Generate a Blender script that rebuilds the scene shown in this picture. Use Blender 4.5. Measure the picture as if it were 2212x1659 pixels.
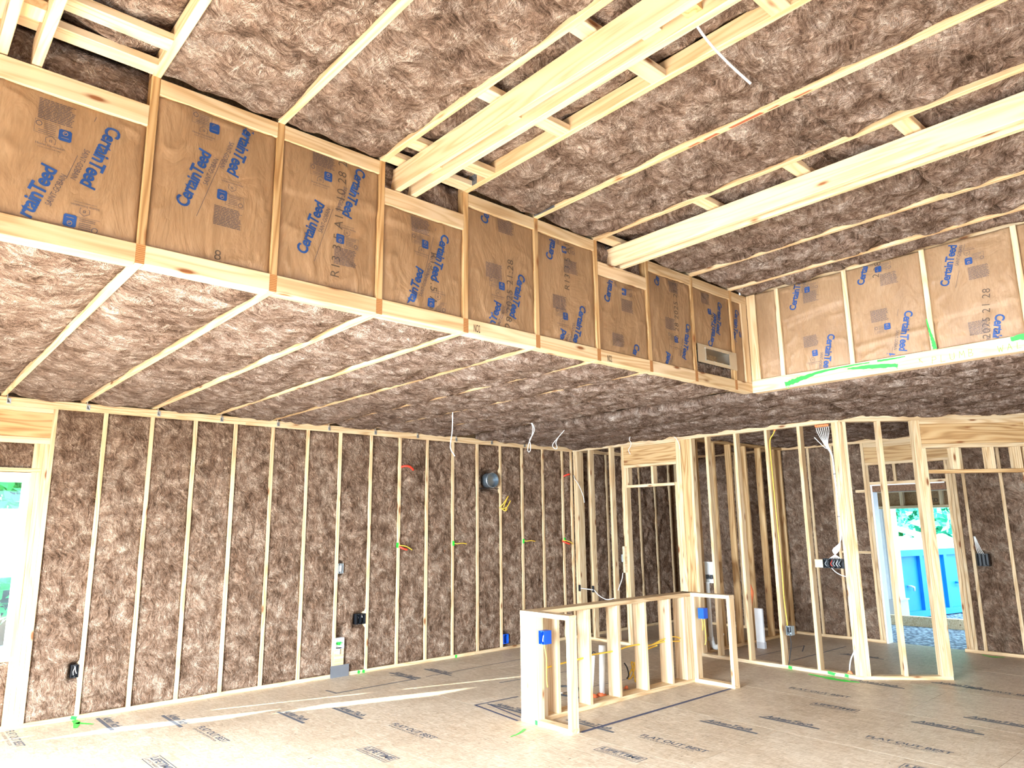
import bpy, bmesh, math, random
import numpy as np
from mathutils import Vector, Matrix, Euler

# ------------------------------------------------------------------ scene, camera, light
S = bpy.context.scene
for o in list(bpy.data.objects):
    bpy.data.objects.remove(o)
COL = S.collection
rnd = random.Random(7)

cam_d = bpy.data.cameras.new('camera')
cam = bpy.data.objects.new('camera', cam_d)
COL.objects.link(cam)
CAM_R = ((0.74603, -0.66577, -0.01248), (-0.12067, -0.15349, 0.98075), (0.65494, 0.73017, 0.19486))
YAW, PIT, ROL, FPX = 0.7289, 0.1945, -0.0119, 1543.94
def cam_axes():
    cy, sy, cp, sp = math.cos(YAW), math.sin(YAW), math.cos(PIT), math.sin(PIT)
    f = Vector((sy*cp, cy*cp, sp)); r = Vector((cy, -sy, 0)); u = r.cross(f)
    cr, sr = math.cos(ROL), math.sin(ROL)
    return cr*r + sr*u, -sr*r + cr*u, f
_r, _u, _f = cam_axes()
cam.matrix_world = Matrix(((_r.x, _u.x, -_f.x, -7.891), (_r.y, _u.y, -_f.y, -7.482), (_r.z, _u.z, -_f.z, 1.614), (0, 0, 0, 1)))
cam_d.sensor_width = 36.0
cam_d.sensor_fit = 'HORIZONTAL'
cam_d.lens = FPX/2212*36.0
cam_d.clip_start = 0.05
cam_d.clip_end = 300
S.camera = cam

W = bpy.data.worlds.new('sky')
S.world = W
W.use_nodes = True
bgn = W.node_tree.nodes['Background']
bgn.inputs[0].default_value = (0.52, 0.77, 1.0, 1)
bgn.inputs[1].default_value = 4.5

sun_d = bpy.data.lights.new('sun', 'SUN')
sun_d.energy = 22.0
sun_d.angle = math.radians(0.6)
sun_d.color = (1.0, 0.95, 0.86)
sun = bpy.data.objects.new('sun', sun_d)
COL.objects.link(sun)
SUN_DIR = Vector((0.9555*math.cos(math.radians(21)), -0.2950*math.cos(math.radians(21)), -math.sin(math.radians(21))))
sun.rotation_euler = SUN_DIR.to_track_quat('-Z', 'Y').to_euler()

def area(name, loc, direction, sx, sy, power, color):
    d = bpy.data.lights.new(name, 'AREA')
    d.shape = 'RECTANGLE'; d.size = sx; d.size_y = sy; d.energy = power; d.color = color
    o = bpy.data.objects.new(name, d)
    COL.objects.link(o)
    o.location = loc
    o.rotation_euler = Vector(direction).to_track_quat('-Z', 'Y').to_euler()
    return o
# daylight through the glazed openings of the west and south walls
area('daylight_west', (-10.5, -4.5, 1.4), (1, 0, -1.3), 3.7, 2.1, 2300, (0.76, 0.89, 1.0)).data.spread = math.radians(150)
area('daylight_south', (-5.2, -9.68, 1.35), (0.25, 1, -1.35), 5.2, 2.2, 260, (1.0, 0.97, 0.93)).data.spread = math.radians(150)

S.view_settings.view_transform = 'Standard'
S.view_settings.look = 'None'
S.view_settings.gamma = 1.0
S.view_settings.use_curve_mapping = False
S.view_settings.exposure = 0.72
try:
    S.cycles.max_bounces = 10
    S.cycles.diffuse_bounces = 6
except Exception:
    pass

# ------------------------------------------------------------------ dimensions (metres)
HT = 2.686            # underside of the wall top plates
ZC = 2.767            # underside of the lower ceiling chords
ZU = 3.686            # underside of the raised ceiling chords
YK = -4.156           # face of the long tray wall
XL = -1.975           # face of the short tray wall
SK = -7.1211          # first chord seen beside the long tray wall
TS = 0.6096
A0 = -6.3161          # first stud of the window wall
def TX(i): return SK + TS*i

# ------------------------------------------------------------------ node helpers
def mat(name):
    m = bpy.data.materials.new(name); m.use_nodes = True
    nt = m.node_tree; nt.nodes.clear()
    out = nt.nodes.new('ShaderNodeOutputMaterial')
    b = nt.nodes.new('ShaderNodeBsdfPrincipled')
    nt.links.new(b.outputs[0], out.inputs[0])
    return m, nt, b
def nd(nt, t, **kw):
    n = nt.nodes.new(t)
    for k, v in kw.items():
        if k == 'inp':
            for a, b in v.items(): n.inputs[a].default_value = b
        else: setattr(n, k, v)
    return n
def lk(nt, a, b): nt.links.new(a, b)
def mth(nt, op, a, b=None, c=None):
    n = nt.nodes.new('ShaderNodeMath'); n.operation = op
    for i, v in enumerate((a, b, c)):
        if v is None: continue
        if isinstance(v, (int, float)): n.inputs[i].default_value = v
        else: nt.links.new(v, n.inputs[i])
    return n.outputs[0]
def ramp(nt, fac, stops):
    n = nt.nodes.new('ShaderNodeValToRGB')
    e = n.color_ramp.elements
    e[0].position, e[0].color = stops[0][0], (*stops[0][1], 1)
    e[1].position, e[1].color = stops[-1][0], (*stops[-1][1], 1)
    for p, c in stops[1:-1]:
        x = e.new(p); x.color = (*c, 1)
    nt.links.new(fac, n.inputs[0])
    return n.outputs[0]
def mixc(nt, fac, a, b, mode='MIX'):
    n = nt.nodes.new('ShaderNodeMix'); n.data_type = 'RGBA'; n.blend_type = mode
    for k, v in ((0, fac), (6, a), (7, b)):
        if isinstance(v, (int, float)): n.inputs[k].default_value = v
        elif isinstance(v, tuple): n.inputs[k].default_value = (*v, 1)
        else: nt.links.new(v, n.inputs[k])
    return n.outputs[2]
def coords(nt, scale, rand=True, kind='Object'):
    tc = nd(nt, 'ShaderNodeTexCoord')
    src = tc.outputs[kind]
    if rand:
        oi = nd(nt, 'ShaderNodeObjectInfo')
        va = nd(nt, 'ShaderNodeVectorMath', operation='SCALE'); va.inputs[0].default_value = (61.3, 37.7, 83.1)
        lk(nt, oi.outputs['Random'], va.inputs['Scale'])
        ad = nd(nt, 'ShaderNodeVectorMath', operation='ADD')
        lk(nt, src, ad.inputs[0]); lk(nt, va.outputs[0], ad.inputs[1])
        src = ad.outputs[0]
    mp = nd(nt, 'ShaderNodeMapping'); mp.inputs['Scale'].default_value = scale
    lk(nt, src, mp.inputs[0])
    return mp.outputs[0]
def noise(nt, vec, scale=1.0, detail=2.0, rough=0.5, dist=0.0):
    n = nd(nt, 'ShaderNodeTexNoise')
    n.inputs['Scale'].default_value = scale; n.inputs['Detail'].default_value = detail
    n.inputs['Roughness'].default_value = rough; n.inputs['Distortion'].default_value = dist
    lk(nt, vec, n.inputs['Vector'])
    return n
def bump(nt, b, h, strength=0.4, dist=0.01):
    n = nd(nt, 'ShaderNodeBump'); n.inputs['Strength'].default_value = strength; n.inputs['Distance'].default_value = dist
    lk(nt, h, n.inputs['Height']); lk(nt, n.outputs[0], b.inputs['Normal'])

def plain(name, col, rough=0.6, metal=0.0, var=0.12, scale=9.0):
    m, nt, b = mat(name)
    v = coords(nt, (1, 1, 1))
    n = noise(nt, v, scale, 4)
    c = mixc(nt, n.outputs[0], tuple(x*(1-var) for x in col), tuple(min(1, x*(1+var)) for x in col))
    lk(nt, c, b.inputs['Base Color'])
    b.inputs['Roughness'].default_value = rough; b.inputs['Metallic'].default_value = metal
    bump(nt, b, n.outputs[0], 0.08, 0.004)
    return m

def wood(name, light, mid, dark, knots=True):
    m, nt, b = mat(name)
    big = noise(nt, coords(nt, (0.55, 7, 7)), 1.0, 2, 0.5, 0.25)
    cath = mth(nt, 'SINE', mth(nt, 'MULTIPLY', big.outputs[0], 62.0))
    cath = mth(nt, 'MULTIPLY_ADD', cath, 0.5, 0.5)
    fine = noise(nt, coords(nt, (2.2, 120, 120)), 1.0, 3, 0.6)
    blot = noise(nt, coords(nt, (0.9, 3, 3)), 1.0, 2)
    f = mth(nt, 'ADD', mth(nt, 'MULTIPLY', cath, 0.36), mth(nt, 'MULTIPLY', fine.outputs[0], 0.34))
    f = mth(nt, 'ADD', f, mth(nt, 'MULTIPLY', blot.outputs[0], 0.34))
    col = ramp(nt, f, [(0.22, dark), (0.45, mid), (0.72, light)])
    if knots:
        vo = nd(nt, 'ShaderNodeTexVoronoi'); vo.inputs['Scale'].default_value = 1.0
        lk(nt, coords(nt, (2.6, 9, 9)), vo.inputs['Vector'])
        k = ramp(nt, vo.outputs['Distance'], [(0.07, (1, 1, 1)), (0.12, (0.35, 0.35, 0.35)), (0.17, (0, 0, 0))])
        col = mixc(nt, k, col, (0.23, 0.085, 0.03))
    oi = nd(nt, 'ShaderNodeObjectInfo')
    hs = nd(nt, 'ShaderNodeHueSaturation')
    hs.inputs['Saturation'].default_value = 1.0
    lk(nt, mth(nt, 'MULTIPLY_ADD', oi.outputs['Random'], 0.2, 0.88), hs.inputs['Value'])
    lk(nt, col, hs.inputs['Color'])
    lk(nt, hs.outputs[0], b.inputs['Base Color'])
    b.inputs['Roughness'].default_value = 0.62
    b.inputs['Specular IOR Level'].default_value = 0.25
    bump(nt, b, f, 0.12, 0.003)
    return m

M = {}
M['pine'] = wood('pine', (0.72, 0.55, 0.34), (0.65, 0.46, 0.26), (0.47, 0.28, 0.13))
M['fir'] = wood('fir', (0.60, 0.40, 0.20), (0.51, 0.31, 0.135), (0.27, 0.125, 0.042))
M['whitewood'] = wood('whitewood', (0.76, 0.60, 0.40), (0.70, 0.52, 0.32), (0.53, 0.35, 0.18))

def endgrain():
    m, nt, b = mat('end_grain')
    w = nd(nt, 'ShaderNodeTexWave', wave_type='RINGS')
    w.inputs['Scale'].default_value = 38.0; w.inputs['Distortion'].default_value = 2.5; w.inputs['Detail'].default_value = 2
    lk(nt, coords(nt, (1, 1, 1)), w.inputs['Vector'])
    lk(nt, ramp(nt, w.outputs[0], [(0.2, (0.30, 0.12, 0.035)), (0.8, (0.50, 0.24, 0.085))]), b.inputs['Base Color'])
    b.inputs['Roughness'].default_value = 0.8
    return m
M['end'] = endgrain()

def insulation(name, stretch, tint=1.0, warm=0.0):
    """Brown glass wool: pale wisps of fibre swirling over darker clumps."""
    m, nt, b = mat(name)
    v0 = coords(nt, (1, 1, 1))
    def warped(amp, scale, det):
        wn = noise(nt, v0, scale, det, 0.5)
        sub = nd(nt, 'ShaderNodeVectorMath', operation='SUBTRACT'); sub.inputs[1].default_value = (0.5, 0.5, 0.5)
        lk(nt, wn.outputs['Color'], sub.inputs[0])
        sc = nd(nt, 'ShaderNodeVectorMath', operation='SCALE'); sc.inputs['Scale'].default_value = amp
        lk(nt, sub.outputs[0], sc.inputs[0])
        ad = nd(nt, 'ShaderNodeVectorMath', operation='ADD'); lk(nt, v0, ad.inputs[0]); lk(nt, sc.outputs[0], ad.inputs[1])
        return ad.outputs[0]
    w1 = warped(0.26, 4.5, 2); w2 = warped(0.14, 6.0, 1)
    def sm(src, scale, rot):
        mp = nd(nt, 'ShaderNodeMapping'); mp.inputs['Scale'].default_value = scale
        ro = nd(nt, 'ShaderNodeVectorRotate', rotation_type='Z_AXIS'); ro.inputs['Angle'].default_value = rot
        lk(nt, src, ro.inputs['Vector']); lk(nt, ro.outputs[0], mp.inputs[0]); return mp.outputs[0]
    base, cross = stretch
    s1 = noise(nt, sm(w1, (7, 60, 40), base), 1.0, 5, 0.65, 0.3)
    s2 = noise(nt, sm(w2, (4, 42, 30), cross), 1.0, 3, 0.55, 0.2)
    s3 = noise(nt, sm(w2, (5, 95, 50), base+0.55), 1.0, 3, 0.6, 0.2)
    cl = noise(nt, w2, 9.0, 5, 0.65)
    big = noise(nt, v0, 2.2, 2, 0.5)
    def ridge(x, k, p=2.0):
        r = mth(nt, 'SUBTRACT', 1.0, mth(nt, 'ABSOLUTE', mth(nt, 'MULTIPLY_ADD', x, 2*k, -k)))
        return mth(nt, 'POWER', mth(nt, 'MAXIMUM', r, 0.0), p)
    gate = ramp(nt, cl.outputs[0], [(0.40, (0.05, 0.05, 0.05)), (0.60, (1, 1, 1))])
    rid = mth(nt, 'MULTIPLY', mth(nt, 'ADD', ridge(s2.outputs[0], 7.0), ridge(s3.outputs[0], 7.0)), gate)
    cr = noise(nt, sm(w1, (9, 16, 12), base), 1.0, 3, 0.6)
    crack = ridge(cr.outputs[0], 11.0)
    f = mth(nt, 'MULTIPLY', s1.outputs[0], 0.42)
    f = mth(nt, 'ADD', f, mth(nt, 'MULTIPLY', cl.outputs[0], 0.44))
    f = mth(nt, 'ADD', f, mth(nt, 'MULTIPLY', big.outputs[0], 0.14))
    f = mth(nt, 'ADD', f, mth(nt, 'MULTIPLY', rid, 0.13))
    f = mth(nt, 'SUBTRACT', f, mth(nt, 'MULTIPLY', crack, 0.05))
    t = tint
    w = lambda c: (c[0]*(1+0.06*warm), c[1]*(1-0.05*warm), c[2]*(1-0.20*warm))
    lk(nt, ramp(nt, f, [(p, w(tuple(x*t for x in c))) for p, c in ((0.35, (0.048, 0.030, 0.021)), (0.45, (0.140, 0.090, 0.066)), (0.535, (0.260, 0.182, 0.142)),
                        (0.62, (0.43, 0.330, 0.272)), (0.75, (0.78, 0.68, 0.60)))]), b.inputs['Base Color'])
    b.inputs['Roughness'].default_value = 1.0
    b.inputs['Specular IOR Level'].default_value = 0.0
    bump(nt, b, f, 1.0, 0.075)
    return m
M['wool_ceiling'] = insulation('brown_wool_ceiling', (0.25, 1.9), 1.22)
M['wool_wall'] = insulation('brown_wool_wall', (1.35, 0.5), 1.18, 0.8)

def kraft():
    m, nt, b = mat('kraft_paper')
    n1 = noise(nt, coords(nt, (3, 1.2, 3)), 2.0, 4, 0.6)
    n2 = noise(nt, coords(nt, (90, 14, 40)), 1.0, 3, 0.6)
    f = mth(nt, 'ADD', mth(nt, 'MULTIPLY', n1.outputs[0], 0.6), mth(nt, 'MULTIPLY', n2.outputs[0], 0.4))
    lk(nt, ramp(nt, f, [(0.3, (0.245, 0.138, 0.067)), (0.5, (0.310, 0.185, 0.095)), (0.7, (0.395, 0.250, 0.140))]), b.inputs['Base Color'])
    cr = noise(nt, coords(nt, (4.2, 1.9, 3)), 1.6, 5, 0.55, 0.9)
    r = mth(nt, 'ABSOLUTE', mth(nt, 'MULTIPLY_ADD', cr.outputs[0], 2.0, -1.0))
    bump(nt, b, mth(nt, 'ADD', r, mth(nt, 'MULTIPLY', n2.outputs[0], 0.05)), 0.45, 0.02)
    b.inputs['Roughness'].default_value = 0.55
    return m
M['kraft'] = kraft()

def subfloor():
    m, nt, b = mat('strand_subfloor')
    v = coords(nt, (1, 1, 1))
    n1 = noise(nt, v, 1.1, 3, 0.6)
    n2 = noise(nt, coords(nt, (30, 9, 1)), 1.0, 5, 0.65, 1.5)
    n3 = noise(nt, coords(nt, (14, 60, 1)), 1.0, 4, 0.6, 1.0)
    f = mth(nt, 'ADD', mth(nt, 'MULTIPLY', n2.outputs[0], 0.5), mth(nt, 'MULTIPLY', n3.outputs[0], 0.3))
    f = mth(nt, 'ADD', f, mth(nt, 'MULTIPLY', n1.outputs[0], 0.25))
    c = ramp(nt, f, [(0.36, (0.31, 0.225, 0.15)), (0.50, (0.47, 0.365, 0.26)), (0.64, (0.64, 0.54, 0.42))])
    sp = noise(nt, coords(nt, (22, 60, 1)), 1.0, 2, 0.5, 0.8)
    c = mixc(nt, ramp(nt, sp.outputs[0], [(0.70, (0, 0, 0)), (0.76, (0.7, 0.7, 0.7))]), c, (0.075, 0.045, 0.028))
    lk(nt, c, b.inputs['Base Color'])
    b.inputs['Roughness'].default_value = 0.5
    b.inputs['Specular IOR Level'].default_value = 0.4
    bump(nt, b, f, 0.15, 0.003)
    return m
M['subfloor'] = subfloor()

def osb():
    m, nt, b = mat('strand_board')
    n2 = noise(nt, coords(nt, (24, 24, 24)), 1.0, 4, 0.65, 2.0)
    lk(nt, ramp(nt, n2.outputs[0], [(0.35, (0.20, 0.105, 0.045)), (0.6, (0.42, 0.26, 0.13))]), b.inputs['Base Color'])
    b.inputs['Roughness'].default_value = 0.7
    return m
M['osb'] = osb()
M['blue_ink'] = plain('blue_ink', (0.006, 0.055, 0.22), 0.6)
M['grey_ink'] = plain('grey_ink', (0.075, 0.062, 0.075), 0.7)
M['jet_ink'] = plain('jet_ink', (0.085, 0.055, 0.035), 0.7)
M['floor_ink'] = plain('floor_ink', (0.085, 0.095, 0.12), 0.6)
M['chalk_line'] = plain('blue_chalk', (0.055, 0.06, 0.11), 0.8)
M['green_paint'] = plain('green_marking_paint', (0.02, 0.72, 0.05), 0.5)
M['green_pen'] = plain('green_pen', (0.18, 0.42, 0.05), 0.5)
M['pencil'] = plain('dark_pencil', (0.06, 0.045, 0.03), 0.6)
M['red_stain'] = plain('red_bark_stain', (0.33, 0.085, 0.04), 0.8)
M['galv'] = plain('galvanised_steel', (0.62, 0.64, 0.65), 0.38, 0.85)
M['duct'] = plain('duct_steel', (0.66, 0.66, 0.60), 0.3, 0.9)
M['duct_dark'] = plain('dull_duct_steel', (0.24, 0.29, 0.33), 0.28, 0.7)
M['plate'] = plain('nail_plate_steel', (0.30, 0.33, 0.38), 0.45, 0.8)
M['box_blue'] = plain('blue_plastic', (0.008, 0.085, 0.52), 0.35)
M['box_black'] = plain('black_plastic', (0.012, 0.014, 0.018), 0.4)
M['box_grey'] = plain('grey_plastic', (0.30, 0.33, 0.34), 0.45)
M['white_plastic'] = plain('white_plastic', (0.86, 0.87, 0.86), 0.4)
M['pvc'] = plain('white_pvc', (0.84, 0.85, 0.82), 0.35)
M['white_cable'] = plain('white_cable', (0.86, 0.85, 0.82), 0.4)
M['yellow_cable'] = plain('yellow_cable', (0.80, 0.50, 0.05), 0.4)
M['red_cable'] = plain('red_tube', (0.80, 0.045, 0.02), 0.4)
M['orange_foam'] = plain('orange_fire_foam', (0.86, 0.22, 0.08), 0.8)
M['black_cable'] = plain('black_cable', (0.02, 0.02, 0.022), 0.5)
M['vinyl'] = plain('white_vinyl', (0.88, 0.89, 0.90), 0.4)
M['blue_steel'] = plain('painted_blue_steel', (0.02, 0.33, 0.74), 0.45, 0.0, 0.2, 3)
M['sheeting'] = plain('white_sheeting', (0.86, 0.87, 0.88), 0.6)
M['concrete'] = plain('pale_concrete', (0.60, 0.60, 0.62), 0.8)
M['bark'] = plain('bark', (0.14, 0.10, 0.07), 0.9)
M['leaf'] = plain('leaf_green', (0.09, 0.46, 0.14), 0.5, 0.0, 0.6, 2)
M['leaf2'] = plain('leaf_bluegreen', (0.07, 0.50, 0.33), 0.5, 0.0, 0.6, 2)
M['brown_board'] = wood('dark_board', (0.24, 0.13, 0.075), (0.19, 0.10, 0.055), (0.12, 0.06, 0.03))

def gravel():
    m, nt, b = mat('pale_gravel')
    vo = nd(nt, 'ShaderNodeTexVoronoi'); vo.inputs['Scale'].default_value = 16.0
    lk(nt, coords(nt, (1, 1, 1), False), vo.inputs['Vector'])
    n = noise(nt, coords(nt, (1, 1, 1), False), 30, 3)
    c = mixc(nt, n.outputs[0], (0.26, 0.38, 0.46), (0.72, 0.82, 0.88))
    c = mixc(nt, ramp(nt, vo.outputs['Distance'], [(0.25, (0, 0, 0)), (0.6, (0.85, 0.85, 0.85))]), c, (0.05, 0.07, 0.10))
    lk(nt, c, b.inputs['Base Color']); b.inputs['Roughness'].default_value = 0.9
    bump(nt, b, vo.outputs['Distance'], 1.0, 0.04)
    return m
M['gravel'] = gravel()

def glass():
    m = bpy.data.materials.new('window_glass'); m.use_nodes = True
    nt = m.node_tree; nt.nodes.clear()
    out = nt.nodes.new('ShaderNodeOutputMaterial')
    t = nd(nt, 'ShaderNodeBsdfTransparent'); t.inputs[0].default_value = (0.93, 0.97, 0.97, 1)
    g = nd(nt, 'ShaderNodeBsdfGlossy'); g.inputs['Roughness'].default_value = 0.02
    mx = nd(nt, 'ShaderNodeMixShader'); mx.inputs[0].default_value = 0.06
    lk(nt, t.outputs[0], mx.inputs[1]); lk(nt, g.outputs[0], mx.inputs[2]); lk(nt, mx.outputs[0], out.inputs[0])
    return m
M['glass'] = glass()

# ------------------------------------------------------------------ object helpers
def props(o, label=None, cat=None, group=None, kind=None):
    if label: o['label'] = label
    if cat: o['category'] = cat
    if group: o['group'] = group
    if kind: o['kind'] = kind
    return o
def empty(name, loc=(0, 0, 0), rotz=0.0, **kw):
    o = bpy.data.objects.new(name, None); COL.objects.link(o)
    o.location = loc; o.rotation_euler = (0, 0, rotz); o.empty_display_size = 0.1
    return props(o, **kw)
def link(name, me, parent=None, loc=None, rot=None, mtx=None):
    o = bpy.data.objects.new(name, me); COL.objects.link(o)
    if parent: o.parent = parent
    if mtx is not None: o.matrix_local = mtx
    else:
        if loc: o.location = loc
        if rot: o.rotation_euler = rot
    return o

class MB:
    def __init__(s): s.v = []; s.f = []
    def add(s, vs, fs):
        n = len(s.v); s.v += [tuple(p) for p in vs]; s.f += [tuple(i+n for i in f) for f in fs]; return s
    def box(s, x, y, z):
        (x0, x1), (y0, y1), (z0, z1) = x, y, z
        return s.add([(x0,y0,z0),(x1,y0,z0),(x1,y1,z0),(x0,y1,z0),(x0,y0,z1),(x1,y0,z1),(x1,y1,z1),(x0,y1,z1)],
                     [(0,3,2,1),(4,5,6,7),(0,1,5,4),(1,2,6,5),(2,3,7,6),(3,0,4,7)])
    def tube(s, pts, r, n=8, caps=True):
        P = [Vector(p) for p in pts]; rings = []; prev = None
        for i, p in enumerate(P):
            t = (P[min(i+1, len(P)-1)] - P[max(i-1, 0)]).normalized()
            a = prev if prev is not None else (Vector((0, 0, 1)) if abs(t.z) < 0.9 else Vector((1, 0, 0)))
            u = (a - t*a.dot(t)).normalized(); w = t.cross(u); prev = u
            rr = r[i] if isinstance(r, (list, tuple)) else r
            rings.append([p + rr*(math.cos(2*math.pi*k/n)*u + math.sin(2*math.pi*k/n)*w) for k in range(n)])
        vs = [q for ring in rings for q in ring]; fs = []
        for i in range(len(P)-1):
            for k in range(n):
                fs.append((i*n+k, i*n+(k+1) % n, (i+1)*n+(k+1) % n, (i+1)*n+k))
        if caps:
            fs.append(tuple(range(n-1, -1, -1))); fs.append(tuple((len(P)-1)*n+k for k in range(n)))
        return s.add(vs, fs)
    def poly(s, pts, z0, z1):
        n = len(pts)
        vs = [(x, y, z0) for x, y in pts] + [(x, y, z1) for x, y in pts]
        return s.add(vs, [tuple(range(n-1, -1, -1)), tuple(range(n, 2*n))] + [(i, (i+1) % n, n+(i+1) % n, n+i) for i in range(n)])
    def mesh(s, name, m, smooth=False):
        me = bpy.data.meshes.new(name); me.from_pydata(s.v, [], s.f)
        if m is not None: me.materials.append(M[m] if isinstance(m, str) else m)
        if smooth: me.polygons.foreach_set('use_smooth', [True]*len(me.polygons))
        me.update(); return me
    def build(s, name, m, parent=None, smooth=False, **kw):
        return link(name, s.mesh(name, m, smooth), parent, **kw)

def smooth_path(pts, k=6):
    P = [Vector(p) for p in pts]; out = []
    for i in range(len(P)-1):
        a, b, c, d = P[max(i-1, 0)], P[i], P[i+1], P[min(i+2, len(P)-1)]
        for j in range(k):
            t = j/k
            out.append(0.5*((2*b) + (c-a)*t + (2*a-5*b+4*c-d)*t*t + (3*b-3*c+d-a)*t**3))
    out.append(P[-1]); return out

_lum = {}
def lumber(L, w, t, m):
    """One board, long axis on local X, its long edges eased like sawn lumber."""
    key = (round(L, 3), round(w, 3), round(t, 3), m)
    if key in _lum: return _lum[key]
    c = min(0.003, w*0.12, t*0.12); a, b = w/2, t/2
    sec = [(a-c, -b), (a, -b+c), (a, b-c), (a-c, b), (-a+c, b), (-a, b-c), (-a, -b+c), (-a+c, -b)]
    mb = MB()
    vs = [(-L/2, y, z) for y, z in sec] + [(L/2, y, z) for y, z in sec]
    fs = [tuple(range(7, -1, -1)), tuple(range(8, 16))] + [(i, (i+1) % 8, 8+(i+1) % 8, 8+i) for i in range(8)]
    mb.add(vs, fs)
    _lum[key] = mb.mesh('lumber', m); return _lum[key]
def board(parent, name, x, y, z, m='pine', **kw):
    d = [x[1]-x[0], y[1]-y[0], z[1]-z[0]]
    c = ((x[0]+x[1])/2, (y[0]+y[1])/2, (z[0]+z[1])/2)
    ax = d.index(max(d))
    if ax == 0: me = lumber(d[0], d[1], d[2], m); rot = (0, 0, 0)
    elif ax == 1: me = lumber(d[1], d[0], d[2], m); rot = (0, 0, math.pi/2)
    else: me = lumber(d[2], d[1], d[0], m); rot = (0, -math.pi/2, 0)
    return props(link(name, me, parent, c, rot), **kw)

# ---- lattice noise for soft surfaces
class Noise:
    def __init__(s, seed):
        s.t = np.random.RandomState(seed).rand(64, 64)
    def __call__(s, x, y):
        xi = np.floor(x).astype(int); yi = np.floor(y).astype(int); fx = x-xi; fy = y-yi
        fx = fx*fx*fx*(fx*(fx*6-15)+10); fy = fy*fy*fy*(fy*(fy*6-15)+10)
        t = s.t; a = t[xi % 64, yi % 64]; b = t[(xi+1) % 64, yi % 64]; c = t[xi % 64, (yi+1) % 64]; d = t[(xi+1) % 64, (yi+1) % 64]
        return (a*(1-fx)+b*fx)*(1-fy) + (c*(1-fx)+d*fx)*fy - 0.5
def fbm(n, x, y, o=4):
    r = 0; a = 1.0
    for k in range(o):
        r = r + a*n(x*2**k + 7.3*k, y*2**k + 3.1*k); a *= 0.5
    return r

def grid_mesh(name, P, m, skirt=None):
    """P: (nu, nv, 3) array. skirt: depth of a rim pushed back along local Z."""
    nu, nv = P.shape[:2]
    vs = P.reshape(-1, 3)
    idx = np.arange(nu*nv).reshape(nu, nv)
    q = np.stack([idx[:-1, :-1], idx[1:, :-1], idx[1:, 1:], idx[:-1, 1:]], -1).reshape(-1, 4)
    if skirt:
        ring = np.concatenate([idx[:, 0], idx[-1, 1:], idx[-2::-1, -1], idx[0, -2:0:-1]])
        low = vs[ring].copy(); low[:, 2] -= skirt
        k = len(ring); base = len(vs)
        r2 = np.arange(base, base+k)
        q = np.concatenate([q, np.stack([ring, r2, np.roll(r2, -1), np.roll(ring, -1)], -1)])
        vs = np.concatenate([vs, low])
    me = bpy.data.meshes.new(name)
    me.from_pydata([tuple(p) for p in vs.tolist()], [], [tuple(f) for f in q.tolist()])
    me.materials.append(M[m]); me.polygons.foreach_set('use_smooth', [True]*len(me.polygons)); me.update()
    return me
def frame(O, U, V, N):
    U, V, N = Vector(U), Vector(V), Vector(N)
    return Matrix(((U.x, V.x, N.x, O[0]), (U.y, V.y, N.y, O[1]), (U.z, V.z, N.z, O[2]), (0, 0, 0, 1)))

_seed = [100]
def batt(parent, O, U, V, lu, lv, m='wool_ceiling', bulge=0.035, edge=-0.008, ov=0.006, lump=0.03, res=0.028, skirt=0.07, tuck=0.07, dents=()):
    """A fluffy batt filling a bay: soft quilted swelling, tucked edges, wandering rim."""
    _seed[0] += 1
    n = Noise(_seed[0]); N = Vector(U).cross(Vector(V))
    nu = max(7, int(lu/res)+1); nv = max(5, int(lv/res)+1)
    u = np.linspace(0, 1, nu); u = 0.5 - 0.5*np.sign(0.5-u)*np.abs(1-2*u)**0.8
    v = np.linspace(0, 1, nv)
    a, b = np.meshgrid(u*lu, v*lv, indexing='ij')
    eu = np.minimum(a, lu-a); ev = np.minimum(b, lv-b)
    h = edge + bulge*(1-np.exp(-eu/tuck))*(1-np.exp(-ev/(tuck*0.6)))
    wx = a + 0.10*fbm(n, a*3+5, b*3, 2); wy = b + 0.10*fbm(n, a*3+25, b*3+9, 2)
    f = fbm(n, wx*5.5+11, wy*4.5+2, 4); r = 0.25-np.abs(fbm(n, wx*4+31, wy*3.2+17, 3))
    mask = np.clip(eu/0.05, 0.25, 1)*np.clip(ev/0.03, 0.3, 1)
    cz = np.exp(-np.abs(fbm(n, wx*3.1+51, wy*2.6+37, 3))*16)
    h = h + lump*mask*(f*0.9 + r*0.7 - 0.75*cz)
    for da, db, ra, rb in dents:
        q = np.maximum(np.abs(a-da)/ra, np.abs(b-db)/rb)
        h = h - 0.11*np.clip(1.6-q, 0, 0.6)/0.6
    h = h + 0.016*n(b*1.7+3, a*0+8.5)*np.exp(-eu/0.06)
    # the rim wanders over or away from the timber
    s = np.sign(a-lu/2)*np.exp(-eu/0.03)
    a = a + s*(ov + 0.022*n(b*2.3+(a > lu/2)*13.7, a*0+3.3))
    t = np.sign(b-lv/2)*np.exp(-ev/0.03)
    b = b + t*0.008*n(a*6+2, b*0+21)
    P = np.stack([a, b, h], -1)
    return link('insulation_batt', grid_mesh('insulation_batt', P, m, skirt), parent, mtx=frame(O, U, V, N))

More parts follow.
